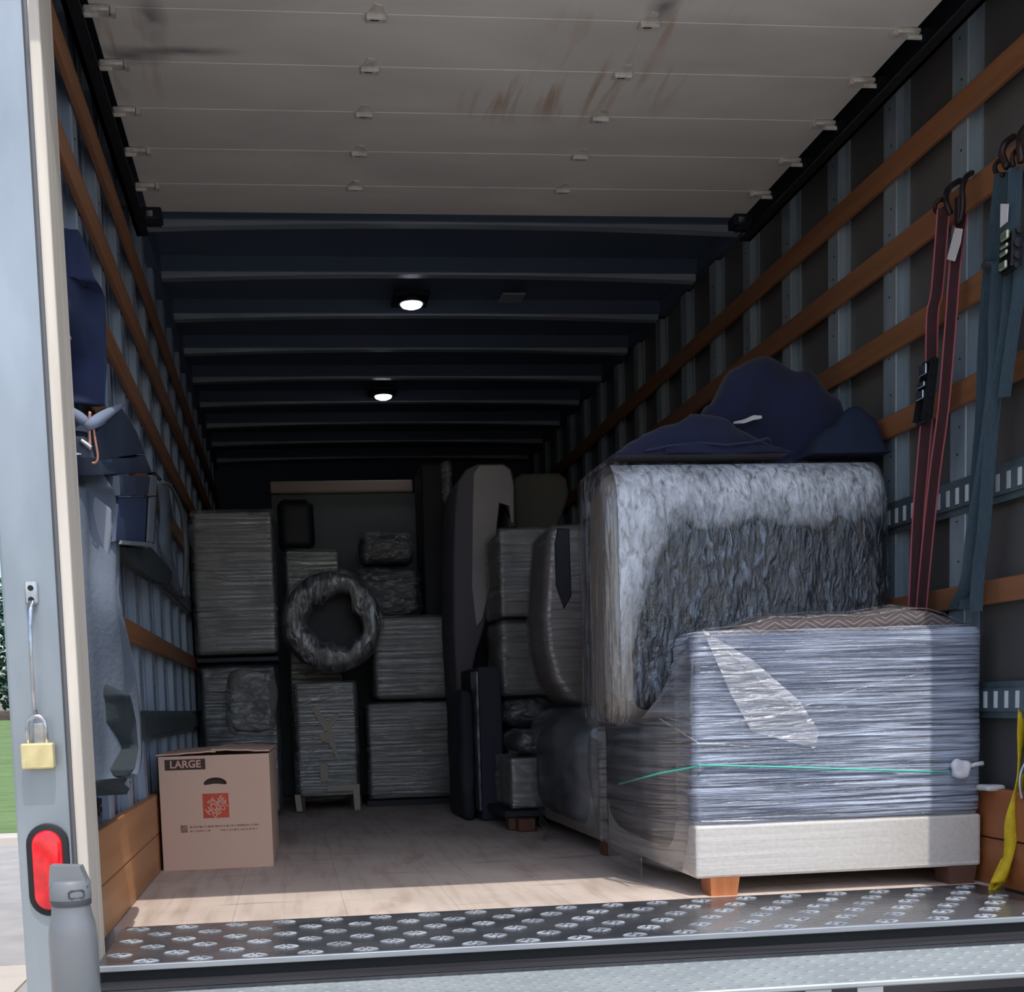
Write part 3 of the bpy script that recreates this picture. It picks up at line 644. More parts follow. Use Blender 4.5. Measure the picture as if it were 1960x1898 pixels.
bput(MB().box(hx-.06, hx+.06, .012, .03, hz-.05, hz+.05), 'carton_inside', CARDI, bx)
b = MB()
b.sheet([[(x, y, bh+.002+.010*math.sin(x*9)*(.3 if y < .1 else 1)+.004*noise.noise(Vector((x*9, y*9, 0)))) for x in (0-.006, .1, .19, .20)] for y in (-.006, .15, .3, .45, bd)], .0)
b.bm.free(); b = MB()
def flap(x0, x1, zl, zr, n=8):
    V = []; 
    for j in range(9):
        y = -.004+(bd+.004)*j/8; V.append([(x0+(x1-x0)*i/n, y, bh+.003+zl+(zr-zl)*i/n+.004*noise.noise(Vector((i*.8+x0*9, j*.9, 2)))) for i in range(n+1)])
    A = [[b.bm.verts.new(p) for p in r_] for r_ in V]; B = [[b.bm.verts.new(Vector(p)+Vector((0, 0, .005))) for p in r_] for r_ in V]
    for i in range(8):
        for j in range(n): b.bm.faces.new((A[i][j], A[i][j+1], A[i+1][j+1], A[i+1][j])); b.bm.faces.new((B[i][j], B[i+1][j], B[i+1][j+1], B[i][j+1]))
    for j in range(n): b.bm.faces.new((A[0][j], B[0][j], B[0][j+1], A[0][j+1])); b.bm.faces.new((A[8][j], A[8][j+1], B[8][j+1], B[8][j]))
    for i in range(8): b.bm.faces.new((A[i][0], A[i+1][0], B[i+1][0], B[i][0])); b.bm.faces.new((A[i][n], B[i][n], B[i+1][n], A[i+1][n]))
flap(-.006, .20, 0, .008); flap(.185, bw+.003, .014, .004); fl = bput(b, 'top_flaps', CARD, bx)
def text_mesh(s, size, name, m, par, M, extr=.0004, bold=0, sx=1):
    cu = bpy.data.curves.new('txt', 'FONT'); cu.body = s; cu.size = size; cu.extrude = extr; cu.offset = bold; cu.align_x = 'CENTER'; cu.align_y = 'CENTER'
    to = bpy.data.objects.new('txt', cu); COL.objects.link(to); bpy.context.view_layer.update()
    me = bpy.data.meshes.new_from_object(to); bpy.data.objects.remove(to); me.name = name
    me.transform(M @ Matrix.Diagonal((sx, 1, 1, 1))); me.materials.append(m)
    o = bpy.data.objects.new(name, me); COL.objects.link(o); o.parent = par; o.matrix_parent_inverse = parent_world(par).inverted(); return o
BM_ = Matrix.Translation((.012, 1.143, 0)) @ rz
up_ = Matrix.Rotation(R(90), 4, 'X')
lab = bput(MB().box(.022, .162, -.0012, .0005, .352, .389), 'size_label', INK, bx)
text_mesh('LARGE', .036, 'lettering', PALE, lab, BM_ @ Matrix.Translation((.093, -.0018, .3705)) @ up_, bold=.0008, sx=1.0)
lg_ = bput(MB().box(.147, .237, -.0012, .0005, .180, .266), 'logo_square', ORANGE, bx)
sh = Matrix.Identity(4)
for s, dz, dx, sz in (('THE', .021, -.021, .019), ('HOME', .0, .0, .037), ('DEPOT', -.0215, .0205, .027)):
    text_mesh(s, sz, 'logo_lettering', PALE, lg_, BM_ @ Matrix.Translation((.192+dx*.75, -.0018, .223+dz*.75)) @ up_ @ Matrix.Rotation(R(40), 4, 'Z'), bold=.0006, sx=.78)
random.seed(9); b = MB(); 
for r_, z in enumerate((.150, .136)):
    x = .098
    while x < .335:
        l = random.choice((.003, .004, .006, .009)); 
        if not (r_ == 1 and .17 < x < .20): b.box(x, x+l, -.0012, .0005, z-.0026, z+.0026+(0 if r_ else .001))
        x += l+random.choice((.002, .003, .005))
bput(b, 'small_print', INKL, bx)
bput(MB().box(.066, .090, -.0012, .0005, .132, .158), 'printed_square', INKL, bx)

# ------------------------------------------------------------------ near sofa section with wrapped arm (right)
sa = thing('sofa_section', 'film-wrapped pale sofa section with its flat arm towards the opening', 'sofa', (1.97, .45, 0))
YA = .02
MB().box(1.562, 2.388, YA, YA+.93, .050, .196, .008, 2).build('base', BEIGE, sa)
MB().soft(1.568, 2.384, YA+.008, YA+.17, .196, .714, .03, 16, .0025, 5, 1).build('arm', BLKT, sa, True)
MB().soft(1.566, 2.386, YA+.80, YA+.93, .196, .44, .05, 14, .005, 5, 2).build('arm', BLKT, sa, True)
MB().soft(1.50, 2.386, YA+.16, YA+.78, .10, .440, .11, 16, .008, 5, 3).build('seat', PADD, sa, True)
b = MB(); q = [(1.60+.78*i/16, YA+.02+.14*j/4, .722+.046*min(1, max(0, i-1.2)/3)*min(1, max(0, 15-i)/2.6)*(.55+.15*min(j, 3))+.022*math.exp(-((i-12.8)/1.6)**2)+.003*math.sin(i*1.9)) for j in range(5) for i in range(17)]
V = [b.bm.verts.new(p) for p in q]; V2 = [b.bm.verts.new((p[0], p[1], .708)) for p in q]
for j in range(4):
    for i in range(16): b.bm.faces.new((V[j*17+i], V[j*17+i+1], V[(j+1)*17+i+1], V[(j+1)*17+i])); b.bm.faces.new((V2[j*17+i], V2[(j+1)*17+i], V2[(j+1)*17+i+1], V2[j*17+i+1]))
for j, jj in ((0, 1),):
    for i in range(16): b.bm.faces.new((V[i], V2[i], V2[i+1], V[i+1])); b.bm.faces.new((V[68+i], V[68+i+1], V2[68+i+1], V2[68+i]))
for j in range(4): b.bm.faces.new((V[j*17], V[(j+1)*17], V2[(j+1)*17], V2[j*17])); b.bm.faces.new((V[j*17+16], V2[j*17+16], V2[(j+1)*17+16], V[(j+1)*17+16]))
b.build('quilted_pad', ZIG, sa, True)
b = MB(); surf(b, [[(q[j*17+i][0]+.0, q[j*17+i][1]-(.006 if j == 0 else 0), q[j*17+i][2]+.006) for j in range(5)] for i in range(17)], (0, 0, .002)); b.build('stretch_wrap', F_V, sa, True)
for x0, y0, mm in ((1.602, YA+.0, LEGW), (2.292, YA+.0, LEGD), (1.602, YA+.84, LEGD), (2.292, YA+.84, LEGD)):
    b = MB(); b.hull([(x0+a, y0+c, z) for a, c, z in ((0, 0, .051), (.084, 0, .051), (.084, .08, .051), (0, .08, .051), (.004, .004, 0), (.078, .004, 0), (.078, .076, 0), (.004, .076, 0))]); b.build('foot', mm, sa)
arm_w = MB().soft(1.558, 2.392, YA-.006, YA+.185, .185, .726, .035, 34, .0025, 7, 6, (1, 1, 1.5), .0015); arm_w.build('stretch_wrap', F_FINE, sa, True)
MB().soft(1.556, 2.393, YA-.006, YA+.94, .060, .20, .012, 18, .002, 9, 7, (1, 1, 4)).build('stretch_wrap', film('stretch_wrap_thin', (1.4, 1.4, 80), (0, R(2), 0), .56, .76, .0, .35, (230, 230, 235), .2, .4), sa, True)
# skirt of film stretched over the seat front
b = MB(); rows = []
prof = [(YA+.01, 1.555, .70), (YA+.06, 1.53, .66), (YA+.13, 1.49, .55), (YA+.20, 1.465, .495), (YA+.32, 1.45, .475), (YA+.5, 1.445, .465), (YA+.68, 1.45, .455), (YA+.86, 1.47, .43), (YA+.94, 1.53, .40)]
for i in range(33):
    u = i/32*(len(prof)-1); k = min(int(u), len(prof)-2); f_ = u-k; y_, x_, zt_ = [prof[k][j]*(1-f_)+prof[k+1][j]*f_ for j in range(3)]
    r_ = []
    for j in range(19):
        v = j/18; z = .052+(zt_-.052)*v; xx = x_+.05*(1-v)**2 + .07*max(0, v-.72)**1.2+.004*noise.noise(Vector((y_*14, z*5, 1)))
        if v < .12: xx += .02*(1-v/.12)
        r_.append((xx, y_, z))
    rows.append(r_)
surf(b, rows, (.002, 0, 0)); b.build('stretch_wrap', F_DIM, sa, True)
# loose film flap under the seat, twisted ropes of film and the knot
b = MB(); surf(b, [[(1.49+.02*math.sin(i), .30+i*.06, .012+.07*j/4+.006*i) for j in range(5)] for i in range(7)], (.002, 0, 0)); b.build('loose_film', F_DIM, sa, True)
b = MB()
for ln in (((1263, 1374), (1337, 1421), (1420, 1428), (1560, 1433)), ((1275, 1372), (1337, 1390), (1480, 1370), (1640, 1318), (1780, 1285)), ((1345, 1205), (1420, 1270), (1500, 1340), (1562, 1385))):
    pts = [at(x, y, Y=YA-.018 if x > 1330 else YA+.10) for x, y in ln]; P2 = []
    for a, c in zip(pts, pts[1:]):
        for i in range(6): P2.append(a.lerp(c, i/6))
    P2.append(pts[-1]); b.tube([p+Vector((0, 0, .003*noise.noise(p*30))) for p in P2], .0022, 6)
b.build('film_ropes', F_KNOT, sa, True)
b = MB(); qk = []
A_ = [at(x, y, Y=YA-.014) for x, y in ((1345, 1205), (1440, 1262), (1530, 1340), (1568, 1400), (1560, 1432), (1440, 1400), (1400, 1330))]
for i in range(len(A_)): qk.append(A_[i])
b.prism(qk, (0, .002, 0)); b.build('film_fan', film('stretch_wrap_fan', (8, 8, 60), (0, R(38), 0), .46, .70, .0, .5, (225, 225, 236), .3, 1.0), sa)
b = MB(); pk = [at(x, 1474+dy, Y=YA-.012) for x, dy in ((1180, 14), (1250, 0), (1337, -10), (1480, -7), (1640, -2), (1815, 4))]
pk[0] = at(1185, 1500, X=1.455); pk[1] = at(1262, 1480, X=1.49); pk.insert(2, at(1337, 1466, Y=YA-.010))
b.tube(pk, .0028, 6); b.build('green_film_cord', GREENB, sa, True)
kc = at(1838, 1472, Y=YA-.02); b = MB(); b.soft(kc.x-.024, kc.x+.026, YA-.036, YA-.006, kc.z-.022, kc.z+.026, .02, 10, .010, 40, 3)
b.tube([kc+Vector((.02, 0, .004)), kc+Vector((.045, 0, .012)), kc+Vector((.066, .0, .014))], [.004, .006, .007], 8); b.build('film_knot', WHITEK, sa, True)

# ------------------------------------------------------------------ upended chair standing on the sofa section
uc = thing('upended_chair', 'upended upholstered chair in crinkled clear film with its dark underside facing out', 'chair', (1.93, .62, .46))
def lean(mb):
    for v in mb.bm.verts:
        d = max(0, v.co.z-1.08)
        if v.co.y < .7: v.co.y += 1.5*d*d
    return mb
lean(MB().soft(1.478, 2.378, .54, .86, .474, 1.274, .085, 18, .004, 4, 11)).build('body', mat('beige_grey_side', (176, 166, 154), .85, 0, (160, 150, 140), (60, 60, 60), .1), uc, True)
lean(MB().soft(1.54, 2.365, .515, .60, .51, 1.255, .06, 18, .004, 5, 12)).build('dust_cover', CHARC, uc, True)
MB().soft(1.484, 1.60, .585, .72, .464, .60, .05, 10, .003, 5, 13).build('cushion_corner', BEIGED, uc, True)
lean(MB().soft(1.450, 2.398, .492, .874, .460, 1.292, .10, 60, .005, 9, 14, (1.4, 1, .7), .006)).build('stretch_wrap', F_C, uc, True)
lean(MB().soft(1.446, 1.58, .500, .872, .456, 1.288, .05, 30, .004, 16, 15, (3, 1, .25), .004)).build('stretch_wrap', F_V, uc, True)
# added milky film: sky reflection painted along the top edge and left corner, with a ragged lower hem
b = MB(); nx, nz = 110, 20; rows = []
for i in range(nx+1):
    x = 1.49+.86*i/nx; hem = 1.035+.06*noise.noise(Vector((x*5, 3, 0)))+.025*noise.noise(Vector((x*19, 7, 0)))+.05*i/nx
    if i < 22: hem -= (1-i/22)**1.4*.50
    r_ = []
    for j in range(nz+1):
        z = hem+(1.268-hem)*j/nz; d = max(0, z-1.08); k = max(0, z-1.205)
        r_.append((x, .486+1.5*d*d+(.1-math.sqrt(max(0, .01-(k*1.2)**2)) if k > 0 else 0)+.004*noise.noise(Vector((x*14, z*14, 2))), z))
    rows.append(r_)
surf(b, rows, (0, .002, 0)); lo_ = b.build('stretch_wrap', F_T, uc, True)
at_ = lo_.data.attributes.new('reflection_fade', 'FLOAT', 'POINT'); K = nz+1  # fades the painted reflection out towards the hem
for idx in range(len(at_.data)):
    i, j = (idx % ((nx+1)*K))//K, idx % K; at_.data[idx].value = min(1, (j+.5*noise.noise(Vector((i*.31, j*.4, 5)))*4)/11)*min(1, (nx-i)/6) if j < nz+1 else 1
# ------------------------------------------------------------------ navy blankets on top
def heap(name, label, x0, x1, y0, y1, hf, mm, z0=1.296, seed=1, nx=44, ny=16, fold=.014):
    t_ = MB(); top = []; bot = []
    for j in range(ny+1):
        v = j/ny; y = y0+(y1-y0)*v
        rt, rb = [], []
        for i in range(nx+1):
            u = i/nx; x = x0+(x1-x0)*u; e = (1-(2*v-1)**4)*min(1, u*12, (1-u)*12)**.5
            h = hf(u)*max(0, 1-(2*v-1)**2*.55)*e
            rg = (1-abs(noise.noise(Vector((x*5+seed, y*4, seed)))))**3*fold*2*e+noise.noise(Vector((x*11, y*9+seed, 3)))*fold*.7*e
            yy = y+.02*noise.noise(Vector((x*7, seed, y*3)))
            rt.append(t_.bm.verts.new((x, yy, z0+.004+h+rg))); rb.append(t_.bm.verts.new((x, yy, z0)))
        top.append(rt); bot.append(rb)
    for j in range(ny):
        for i in range(nx):
            t_.bm.faces.new((top[j][i], top[j][i+1], top[j+1][i+1], top[j+1][i])); t_.bm.faces.new((bot[j][i], bot[j+1][i], bot[j+1][i+1], bot[j][i+1]))
    for i in range(nx): t_.bm.faces.new((top[0][i], bot[0][i], bot[0][i+1], top[0][i+1])); t_.bm.faces.new((top[-1][i], top[-1][i+1], bot[-1][i+1], bot[-1][i]))
    for j in range(ny): t_.bm.faces.new((top[j][0], top[j+1][0], bot[j+1][0], bot[j][0])); t_.bm.faces.new((top[j][-1], bot[j][-1], bot[j+1][-1], top[j+1][-1]))
    e = thing(name, label, 'blanket', ((x0+x1)/2, (y0+y1)/2, z0), 'navy moving blankets heaped on the wrapped chair')
    t_.build('quilted_cloth', mm, e, True); return e
def interp(pts):
    def f_(u):
        for (a, b_), (c, d) in zip(pts, pts[1:]):
            if a <= u <= c: k = (u-a)/(c-a); k = k*k*(3-2*k); return b_+(d-b_)*k
        return 0
    return f_
h1 = heap('moving_blanket', 'navy moving blanket spread low over the left end of the wrapped chair', 1.50, 2.06, .555, .69, interp([(0, .0), (.15, .035), (.35, .09), (.55, .115), (.75, .07), (1, .012)]), NAVY, seed=2)
h2 = heap('moving_blanket', 'navy moving blanket bunched into the tall hump below the slats', 1.82, 2.385, .70, .96, interp([(0, .05), (.12, .20), (.28, .315), (.5, .33), (.72, .285), (.9, .20), (1, .08)]), NAVY, seed=7, fold=.018)
h3 = MB(); surf(h3, [[(1.66+.44*i/20, .548-.012*math.sin(i*.5), 1.298+.030*j/3*math.sin(math.pi*min(1, .15+i/22))) for j in range(4)] for i in range(21)], (0, .006, 0)); h3 = h3.build('folded_edge', NAVY, h1, True)
b = MB(); pts = [at(x, y, Y=.545) for x, y in ((1235, 862), (1280, 853), (1340, 847), (1390, 851), (1440, 846), (1470, 838), (1476, 845))]; b.ribbon(pts, (0, 0, .006), .006); b.build('hem', NAVYT, h3)
b = MB(); pts = [at(x, y, Y=.69) for x, y in ((1404, 809), (1425, 806), (1442, 799), (1458, 798))]; b.ribbon(pts, [(0, -.004, z) for z in (.004, .012, .014, .008)], .002); b.build('care_label', TAG, h2)
heap('moving_blanket', 'small dark blue blanket corner poking out at the right end', 2.14, 2.395, .555, .69, interp([(0, .01), (.3, .08), (.6, .14), (.85, .11), (1, .02)]), mat('teal_navy_blanket', (30, 42, 66), .92), seed=9, fold=.01)

# ------------------------------------------------------------------ second wrapped sofa section behind
sb = thing('sofa_section', 'second film-wrapped sofa section behind the near one, with a pale arm edge', 'sofa', (1.97, 1.5, 0))
MB().box(1.545, 2.386, 1.005, 1.95, .052, .20, .008, 2).build('base', BEIGED, sb)
MB().box(1.548, 1.575, .998, 1.02, .05, .455, .004, 1).build('arm_edge', mat('pale_printed_edge', (196, 192, 190), .7, 0, (120, 118, 120), (2, 2, 60), lo=.52, hi=.58), sb)
MB().soft(1.552, 2.386, 1.004, 1.16, .2, .46, .03, 10, .004, 5, 21).build('arm', PADD, sb, True)
MB().soft(1.49, 2.386, 1.12, 1.95, .075, .47, .12, 16, .01, 5, 22).build('seat', PADD, sb, True)
MB().soft(1.478, 2.39, 1.02, 1.965, .055, .522, .11, 26, .010, 7, 23).build('stretch_wrap', film('stretch_wrap_hazy', (3, 1.5, 7), (R(30), 0, 0), .4, .7, .10, .45, (150, 160, 172), .25, .8, 1.4), sb, True)
for x0, y0 in ((1.555, .985), (1.42, 1.90)):
    MB().box(x0, x0+.075, y0, y0+.07, 0, .055, .004, 1).build('foot', mat('reddish_foot', (104, 62, 48), .6), sb)
b = MB(); surf(b, [[(1.44+.012*i+.02*math.sin(j), 1.50+i*.05, .004+.075*j/4) for j in range(5)] for i in range(6)], (.002, 0, 0)); b.build('loose_film', F_DIM, sb, True)

def wrapped(name, label, cat, x0, x1, y0, y1, z0, z1, body, fm, r=.02, seed=1, amp=.006, parts=None, group=None):
    t_ = thing(name, label, cat, ((x0+x1)/2, (y0+y1)/2, z0), group)
    MB().soft(x0+.016, x1-.016, y0+.018, y1-.016, z0+.006, z1-.014, r, 14, min(amp, .006), 5, seed).build('goods', body, t_, True)
    MB().soft(x0, x1, y0, y1, z0+.001, z1, r+.004, 24, amp*.7, 6, seed+.3, (1, 1, 1.6), .003).build('stretch_wrap', fm, t_, True)
    return t_
# silver-wrapped box on a dark pallet with a short foot
wrapped('wrapped_carton', 'small carton in shiny creased film behind the second sofa section', 'carton', 1.405, 1.66, 1.99, 2.4, .088, .318, PADG, F_H, seed=31, r=.012)
wrapped('wrapped_bundle', 'lumpy bundle in glossy film on top of the shiny small carton', 'bundle', 1.44, 1.68, 2.02, 2.42, .32, .43, PADD, F_KNOT, .05, 32, .012)
pd = thing('wheeled_base', 'low dark base with a wooden foot under the shiny small carton', 'base', (1.5, 2.2, 0))
MB().box(1.375, 1.70, 1.98, 2.44, .055, .085, .004, 1).build('board', BLACKW, pd); MB().box(1.392, 1.495, 1.985, 2.06, 0, .055, .004, 1).build('foot', LEGD, pd); MB().box(1.60, 1.69, 2.36, 2.43, 0, .055, .004, 1).build('foot', LEGD, pd)
# tall column in film, standing on a puffy wrapped bag
wrapped('wrapped_bag', 'puffy bag in shiny film squashed under the tall wrapped column', 'bag', 1.475, 1.74, 2.6, 3.0, .432, .575, PADD, F_KNOT, .068, 33, .012)
wrapped('wrapped_carton', 'plain wrapped carton under the puffy bag', 'carton', 1.50, 1.76, 2.62, 3.05, .002, .422, PADD, F_DIM, .02, 34)
wrapped('wrapped_column', 'lower half of the tall wrapped column in grey padding', 'column', 1.478, 1.735, 2.62, 3.0, .578, .948, PADG, F_H, .03, 35, .01)
wrapped('wrapped_column', 'upper half of the tall wrapped column in banded film', 'column', 1.482, 1.738, 2.6, 3.0, .952, 1.382, PADB, F_H, .02, 36)
# curved upholstered piece between column and upended chair
cp = thing('wrapped_armchair', 'film-wrapped curved armchair standing on its side left of the upended chair', 'chair', (1.7, 2.0, .54))
prof = [at(x, y, Y=1.66) for x, y in ((1062, 1004), (1120, 1000), (1145, 1010), (1145, 1345), (1110, 1347), (1085, 1335), (1060, 1300), (1045, 1245), (1039, 1180), (1044, 1080), (1050, 1020))]
MB().prism(prof, (0, .34, 0), .035, 4).build('body', mat('taupe_side', (112, 104, 100), .9), cp, 'auto')
MB().prism([p+Vector((0, -.008, 0)) for p in [at(x, y, Y=1.66) for x, y in ((1060, 1002), (1122, 998), (1148, 1008), (1148, 1348), (1108, 1350), (1082, 1338), (1056, 1302), (1041, 1247), (1035, 1180), (1041, 1080), (1046, 1018))]], (0, .36, 0), .04, 4).build('stretch_wrap', F_DIM, cp, 'auto')
MB().prism([at(x, y, Y=1.648) for x, y in ((1068, 1010), (1090, 1012), (1094, 1140), (1080, 1165), (1064, 1120), (1062, 1040))], (0, .02, 0), .004, 1).build('dark_fold', BLACKW, cp)
wrapped('wrapped_carton', 'thin carton in bright creased film behind the curved armchair', 'carton', 1.66, 1.79, 1.56, 1.64, .98, 1.26, CHARC, F_KNOT, .015, 37)
MBc = MB().box(1.66, 1.78, 1.57, 1.63, 1.262, 1.32, .004, 1); tag(MBc.build('grey_carton', SLAB), 'plain grey carton end above the bright creased film carton', 'carton')
# dark panel standing on edge
t = thing('flat_package', 'tall dark panel on edge with a bright film seam near the floor', 'panel', (1.4, 2.6, 0))
MB().box(1.352, 1.46, 2.46, 3.05, .002, .72, .01, 2).build('panel', mat('deep_violet_grey', (52, 52, 66), .8), t); MB().box(1.338, 1.350, 2.45, 2.62, .05, .70, .003, 1).build('film_seam', mat('pale_seam', (150, 152, 160), .35, 0, (60, 62, 72), (60, 60, 14)), t)
t = thing('folded_pad', 'dark folded moving pad leaning left of the dark panel', 'pad', (1.3, 2.8, 0))
MB().soft(1.265, 1.332, 2.5, 3.0, .002, .62, .03, 12, .012, 6, 41).build('pad', PADD, t, True)
# upended sofa with rounded pale arm, seen end-on
t = thing('upended_sofa', 'tall grey upholstered sofa end standing upright with a rounded top', 'sofa', (1.5, 3.3, .6))
o1 = [at(x, y, Y=3.06) for x, y in ((872, 960), (878, 920), (893, 897), (915, 887), (965, 886), (980, 896), (987, 925), (988, 1008), (975, 1008), (973, 970), (958, 966), (953, 1010), (950, 1080), (938, 1140), (928, 1200), (912, 1250), (900, 1310), (893, 1345), (876, 1345), (868, 1200), (868, 1060))]
MB().prism(o1, (0, .50, 0), .02, 3).build('body', mat('upholstered_side', (108, 104, 112), .95), t, 'auto')
o2 = [at(x, y, Y=3.045) for x, y in ((905, 960), (907, 905), (918, 890), (963, 889), (977, 899), (984, 928), (984, 1000), (978, 1000), (975, 968), (956, 962), (951, 1010), (948, 1078), (934, 1140), (924, 1185), (912, 1200), (903, 1120))]
MB().prism(o2, (0, .03, 0), .008, 2).build('arm_face', SLAB, t, 'auto')
t = thing('upended_cushion', 'rounded grey cushion standing high behind the tall sofa end', 'cushion', (1.87, 3.7, 1.4))
o3 = [at(x, y, Y=3.66) for x, y in ((987, 915), (1000, 905), (1070, 903), (1086, 915), (1091, 945), (1078, 985), (1068, 1010), (1068, 1060), (987, 1060))]
MB().prism(o3, (0, .3, 0), .03, 3).build('cushion', mat('olive_grey_cushion', (126, 124, 118), .95), t, 'auto')
wrapped('wrapped_carton', 'big dark carton carrying the rounded grey cushion', 'carton', 1.74, 2.36, 3.4, 3.95, .002, 1.36, PADD, F_DIM, .03, 42)
wrapped('wrapped_carton', 'dark carton standing under the tall sofa end', 'carton', 1.42, 1.72, 3.1, 3.6, .002, .60, PADD, F_DIM, .03, 43)

# ------------------------------------------------------------------ left and middle stacks
wrapped('wrapped_carton', 'grey padded carton in film, the upper one of the left stack', 'carton', .004, .434, 3.2, 3.75, .84, 1.58, PADB, F_H, .02, 51, .007, group=None)
ws = wrapped('wrapped_carton', 'darker film-wrapped goods under the padded carton, behind the cardboard box', 'carton', .004, .425, 3.24, 3.75, .002, .80, PADD, F_DIM, .03, 52, .01)
b = MB(); b.soft(.17, .41, 3.205, 3.3, .45, .76, .04, 16, .02, 8, 6); b.build('padding_bulge', PADG, ws, True)
b = MB(); b.soft(.15, .40, 3.195, 3.28, .42, .78, .045, 20, .022, 9, 7, crease=.01); b.build('stretch_wrap', F_KNOT, ws, True)
tag(MB().box(.004, .43, 3.26, 3.7, .806, .833, .004, 1).build('shelf_board', BLACKW), 'dark board lying between the two halves of the left stack', 'board')
tb = wrapped('wrapped_carton', 'film-wrapped carton on legs with crossed pale tape', 'carton', .495, .838, 3.38, 3.85, .075, .70, PADG, F_H, .02, 53)
for nm, poly in (('tape', ((596, 1355), (605, 1350), (628, 1385), (640, 1365), (650, 1368), (632, 1396), (622, 1400))), ('tape', ((608, 1402), (636, 1400), (650, 1455), (645, 1452), (626, 1415), (616, 1420))),
                 ('tape', ((612, 1461), (626, 1461), (629, 1494), (614, 1494))), ('tape', ((626, 1503), (688, 1500), (690, 1550), (679, 1550), (676, 1512), (627, 1514))), ('tape', ((564, 1521), (575, 1521), (579, 1552), (568, 1553)))):
    pp = [at(x, y, Y=3.366) for x, y in poly]; pp = [Vector((p.x, 3.366, max(p.z, .003))) for p in pp]; MB().prism(pp, (0, .003, 0)).build(nm, TAPE, tb)
for x in (.50, .80):
    for y in (3.39, 3.80): MB().box(x, x+.035, y, y+.035, 0, .08).build('leg', LEGD, tb)
b = MB(); b.prism([at(x, y, Y=3.36) for x, y in ((630, 1312), (640, 1305), (655, 1312), (658, 1322), (640, 1335), (600, 1342), (572, 1352), (600, 1334), (632, 1326))], (0, .006, 0), .001, 1); b.build('film_swirl', F_KNOT, tb)
# rolled, wrapped mattress seen end-on
rm = thing('rolled_mattress', 'film-wrapped roll seen end-on with a dark hollow centre', 'roll', (.72, 3.4, .71))
cx_, cz_, rr = .718, 1.012, .275
def ringmesh(r_in, r_out, y0, y1, wob, seed, n=64, m_=12):
    b = MB(); rings = []
    for k in range(n):
        a = 2*math.pi*k/n; ri = (r_in*(1+.22*abs(math.sin(a))))*(1+wob*(noise.noise(Vector((math.cos(a)*1.3+seed, math.sin(a)*1.3, 0)))*1.6+.12*noise.noise(Vector((math.cos(a)*2.5+seed, math.sin(a)*2.5, 0)))))
        cs, sn = math.cos(a), math.sin(a); ring = []; mid, hf = (ri+r_out)/2, (r_out-ri)/2
        for j in range(m_):
            t_ = math.pi*j/(m_-1); rad = mid-math.cos(t_)*hf; yy = y0+.05*(1-math.sin(t_)**.6)
            d = .008*noise.noise(Vector((cs*6, sn*6, t_*2+seed))); ring.append(b.bm.verts.new((cx_+cs*rad, yy+d, cz_+sn*rad)))
        ring.append(b.bm.verts.new((cx_+cs*r_out, y1, cz_+sn*r_out))); ring.append(b.bm.verts.new((cx_+cs*ri, y1, cz_+sn*ri))); rings.append(ring)
    M_ = m_+2
    for k in range(n):
        A, B = rings[k], rings[(k+1) % n]
        for j in range(M_): b.bm.faces.new((A[j], A[(j+1) % M_], B[(j+1) % M_], B[j]))
    return b
ringmesh(.125, rr-.014, 3.325, 3.57, .3, 2).build('mattress', mat('dark_ticking', (46, 48, 54), .8, 0, (70, 70, 74), (3, 3, 3)), rm, True)
ringmesh(.105, rr, 3.295, 3.575, .42, 2).build('stretch_wrap', film('stretch_wrap_roll', (22, 14, 7), (0, R(40), 0), .46, .68, .04, .45, (170, 172, 180), .22, .9, 2.0), rm, True)
MB().lathe([(0, 0), (.17, 0), (.17, .01), (0, .01)], (cx_, 3.55, cz_), 32, 'Y').build('roll_core', BLACKW, rm)
# middle column of cartons
wrapped('wrapped_carton', 'large wrapped carton at the bottom of the middle stack', 'carton', .888, 1.395, 3.56, 4.05, .035, .578, PADB, F_H, .02, 61)
wrapped('wrapped_carton', 'wrapped carton in the middle stack right of the roll', 'carton', .935, 1.375, 3.58, 4.05, .585, 1.052, PADG, F_H, .03, 62)
tag(MB().box(.88, 1.42, 3.57, 4.1, 0, .033).build('pallet_board', BLACKW), 'dark board on the floor under the middle stack', 'board')
wrapped('wrapped_bundle', 'loose bundle in glossy creased film on top of the middle stack', 'bundle', .86, 1.27, 3.9, 4.2, 1.062, 1.36, PADD, F_KNOT, .06, 63, .02)
wrapped('wrapped_bundle', 'small topmost bundle in glossy film on the middle stack', 'bundle', .90, 1.25, 3.95, 4.2, 1.372, 1.56, PADD, F_KNOT, .05, 64, .02)
wrapped('wrapped_carton', 'short dark carton standing behind the roll', 'carton', .47, .80, 3.9, 4.3, .002, 1.47, PADG, F_DIM, .02, 65)
t = thing('dark_case', 'small dark case with a rounded top above the roll', 'case', (.55, 4.1, 1.48)); MB().soft(.45, .66, 4.0, 4.2, 1.475, 1.76, .05, 10, .003, 5, 3).build('case_body', BLACKW, t, True)
t = thing('tall_black_panel', 'tall black panel standing on edge left of the sofa end', 'panel', (1.38, 4.2, 0)); MB().box(1.30, 1.462, 4.12, 4.5, .002, 1.97, .01, 2).build('panel', BLACKW, t); MB().soft(1.41, 1.47, 3.98, 4.11, 1.72, 1.96, .02, 10, .01, 20, 3).build('stretch_wrap', F_KNOT, t, True)
t = thing('wrapped_headboard', 'wide dark headboard with a pale top rail at the back', 'headboard', (.9, 4.9, 0)); MB().box(.41, 1.36, 4.62, 4.72, .002, 1.89, .01, 2).build('panel', mat('dim_green_grey', (124, 132, 138), .7), t); MB().box(.41, 1.30, 4.585, 4.72, 1.89, 1.965, .012, 3).build('top_rail', mat('pale_taupe_rail', (196, 180, 172), .6), t)
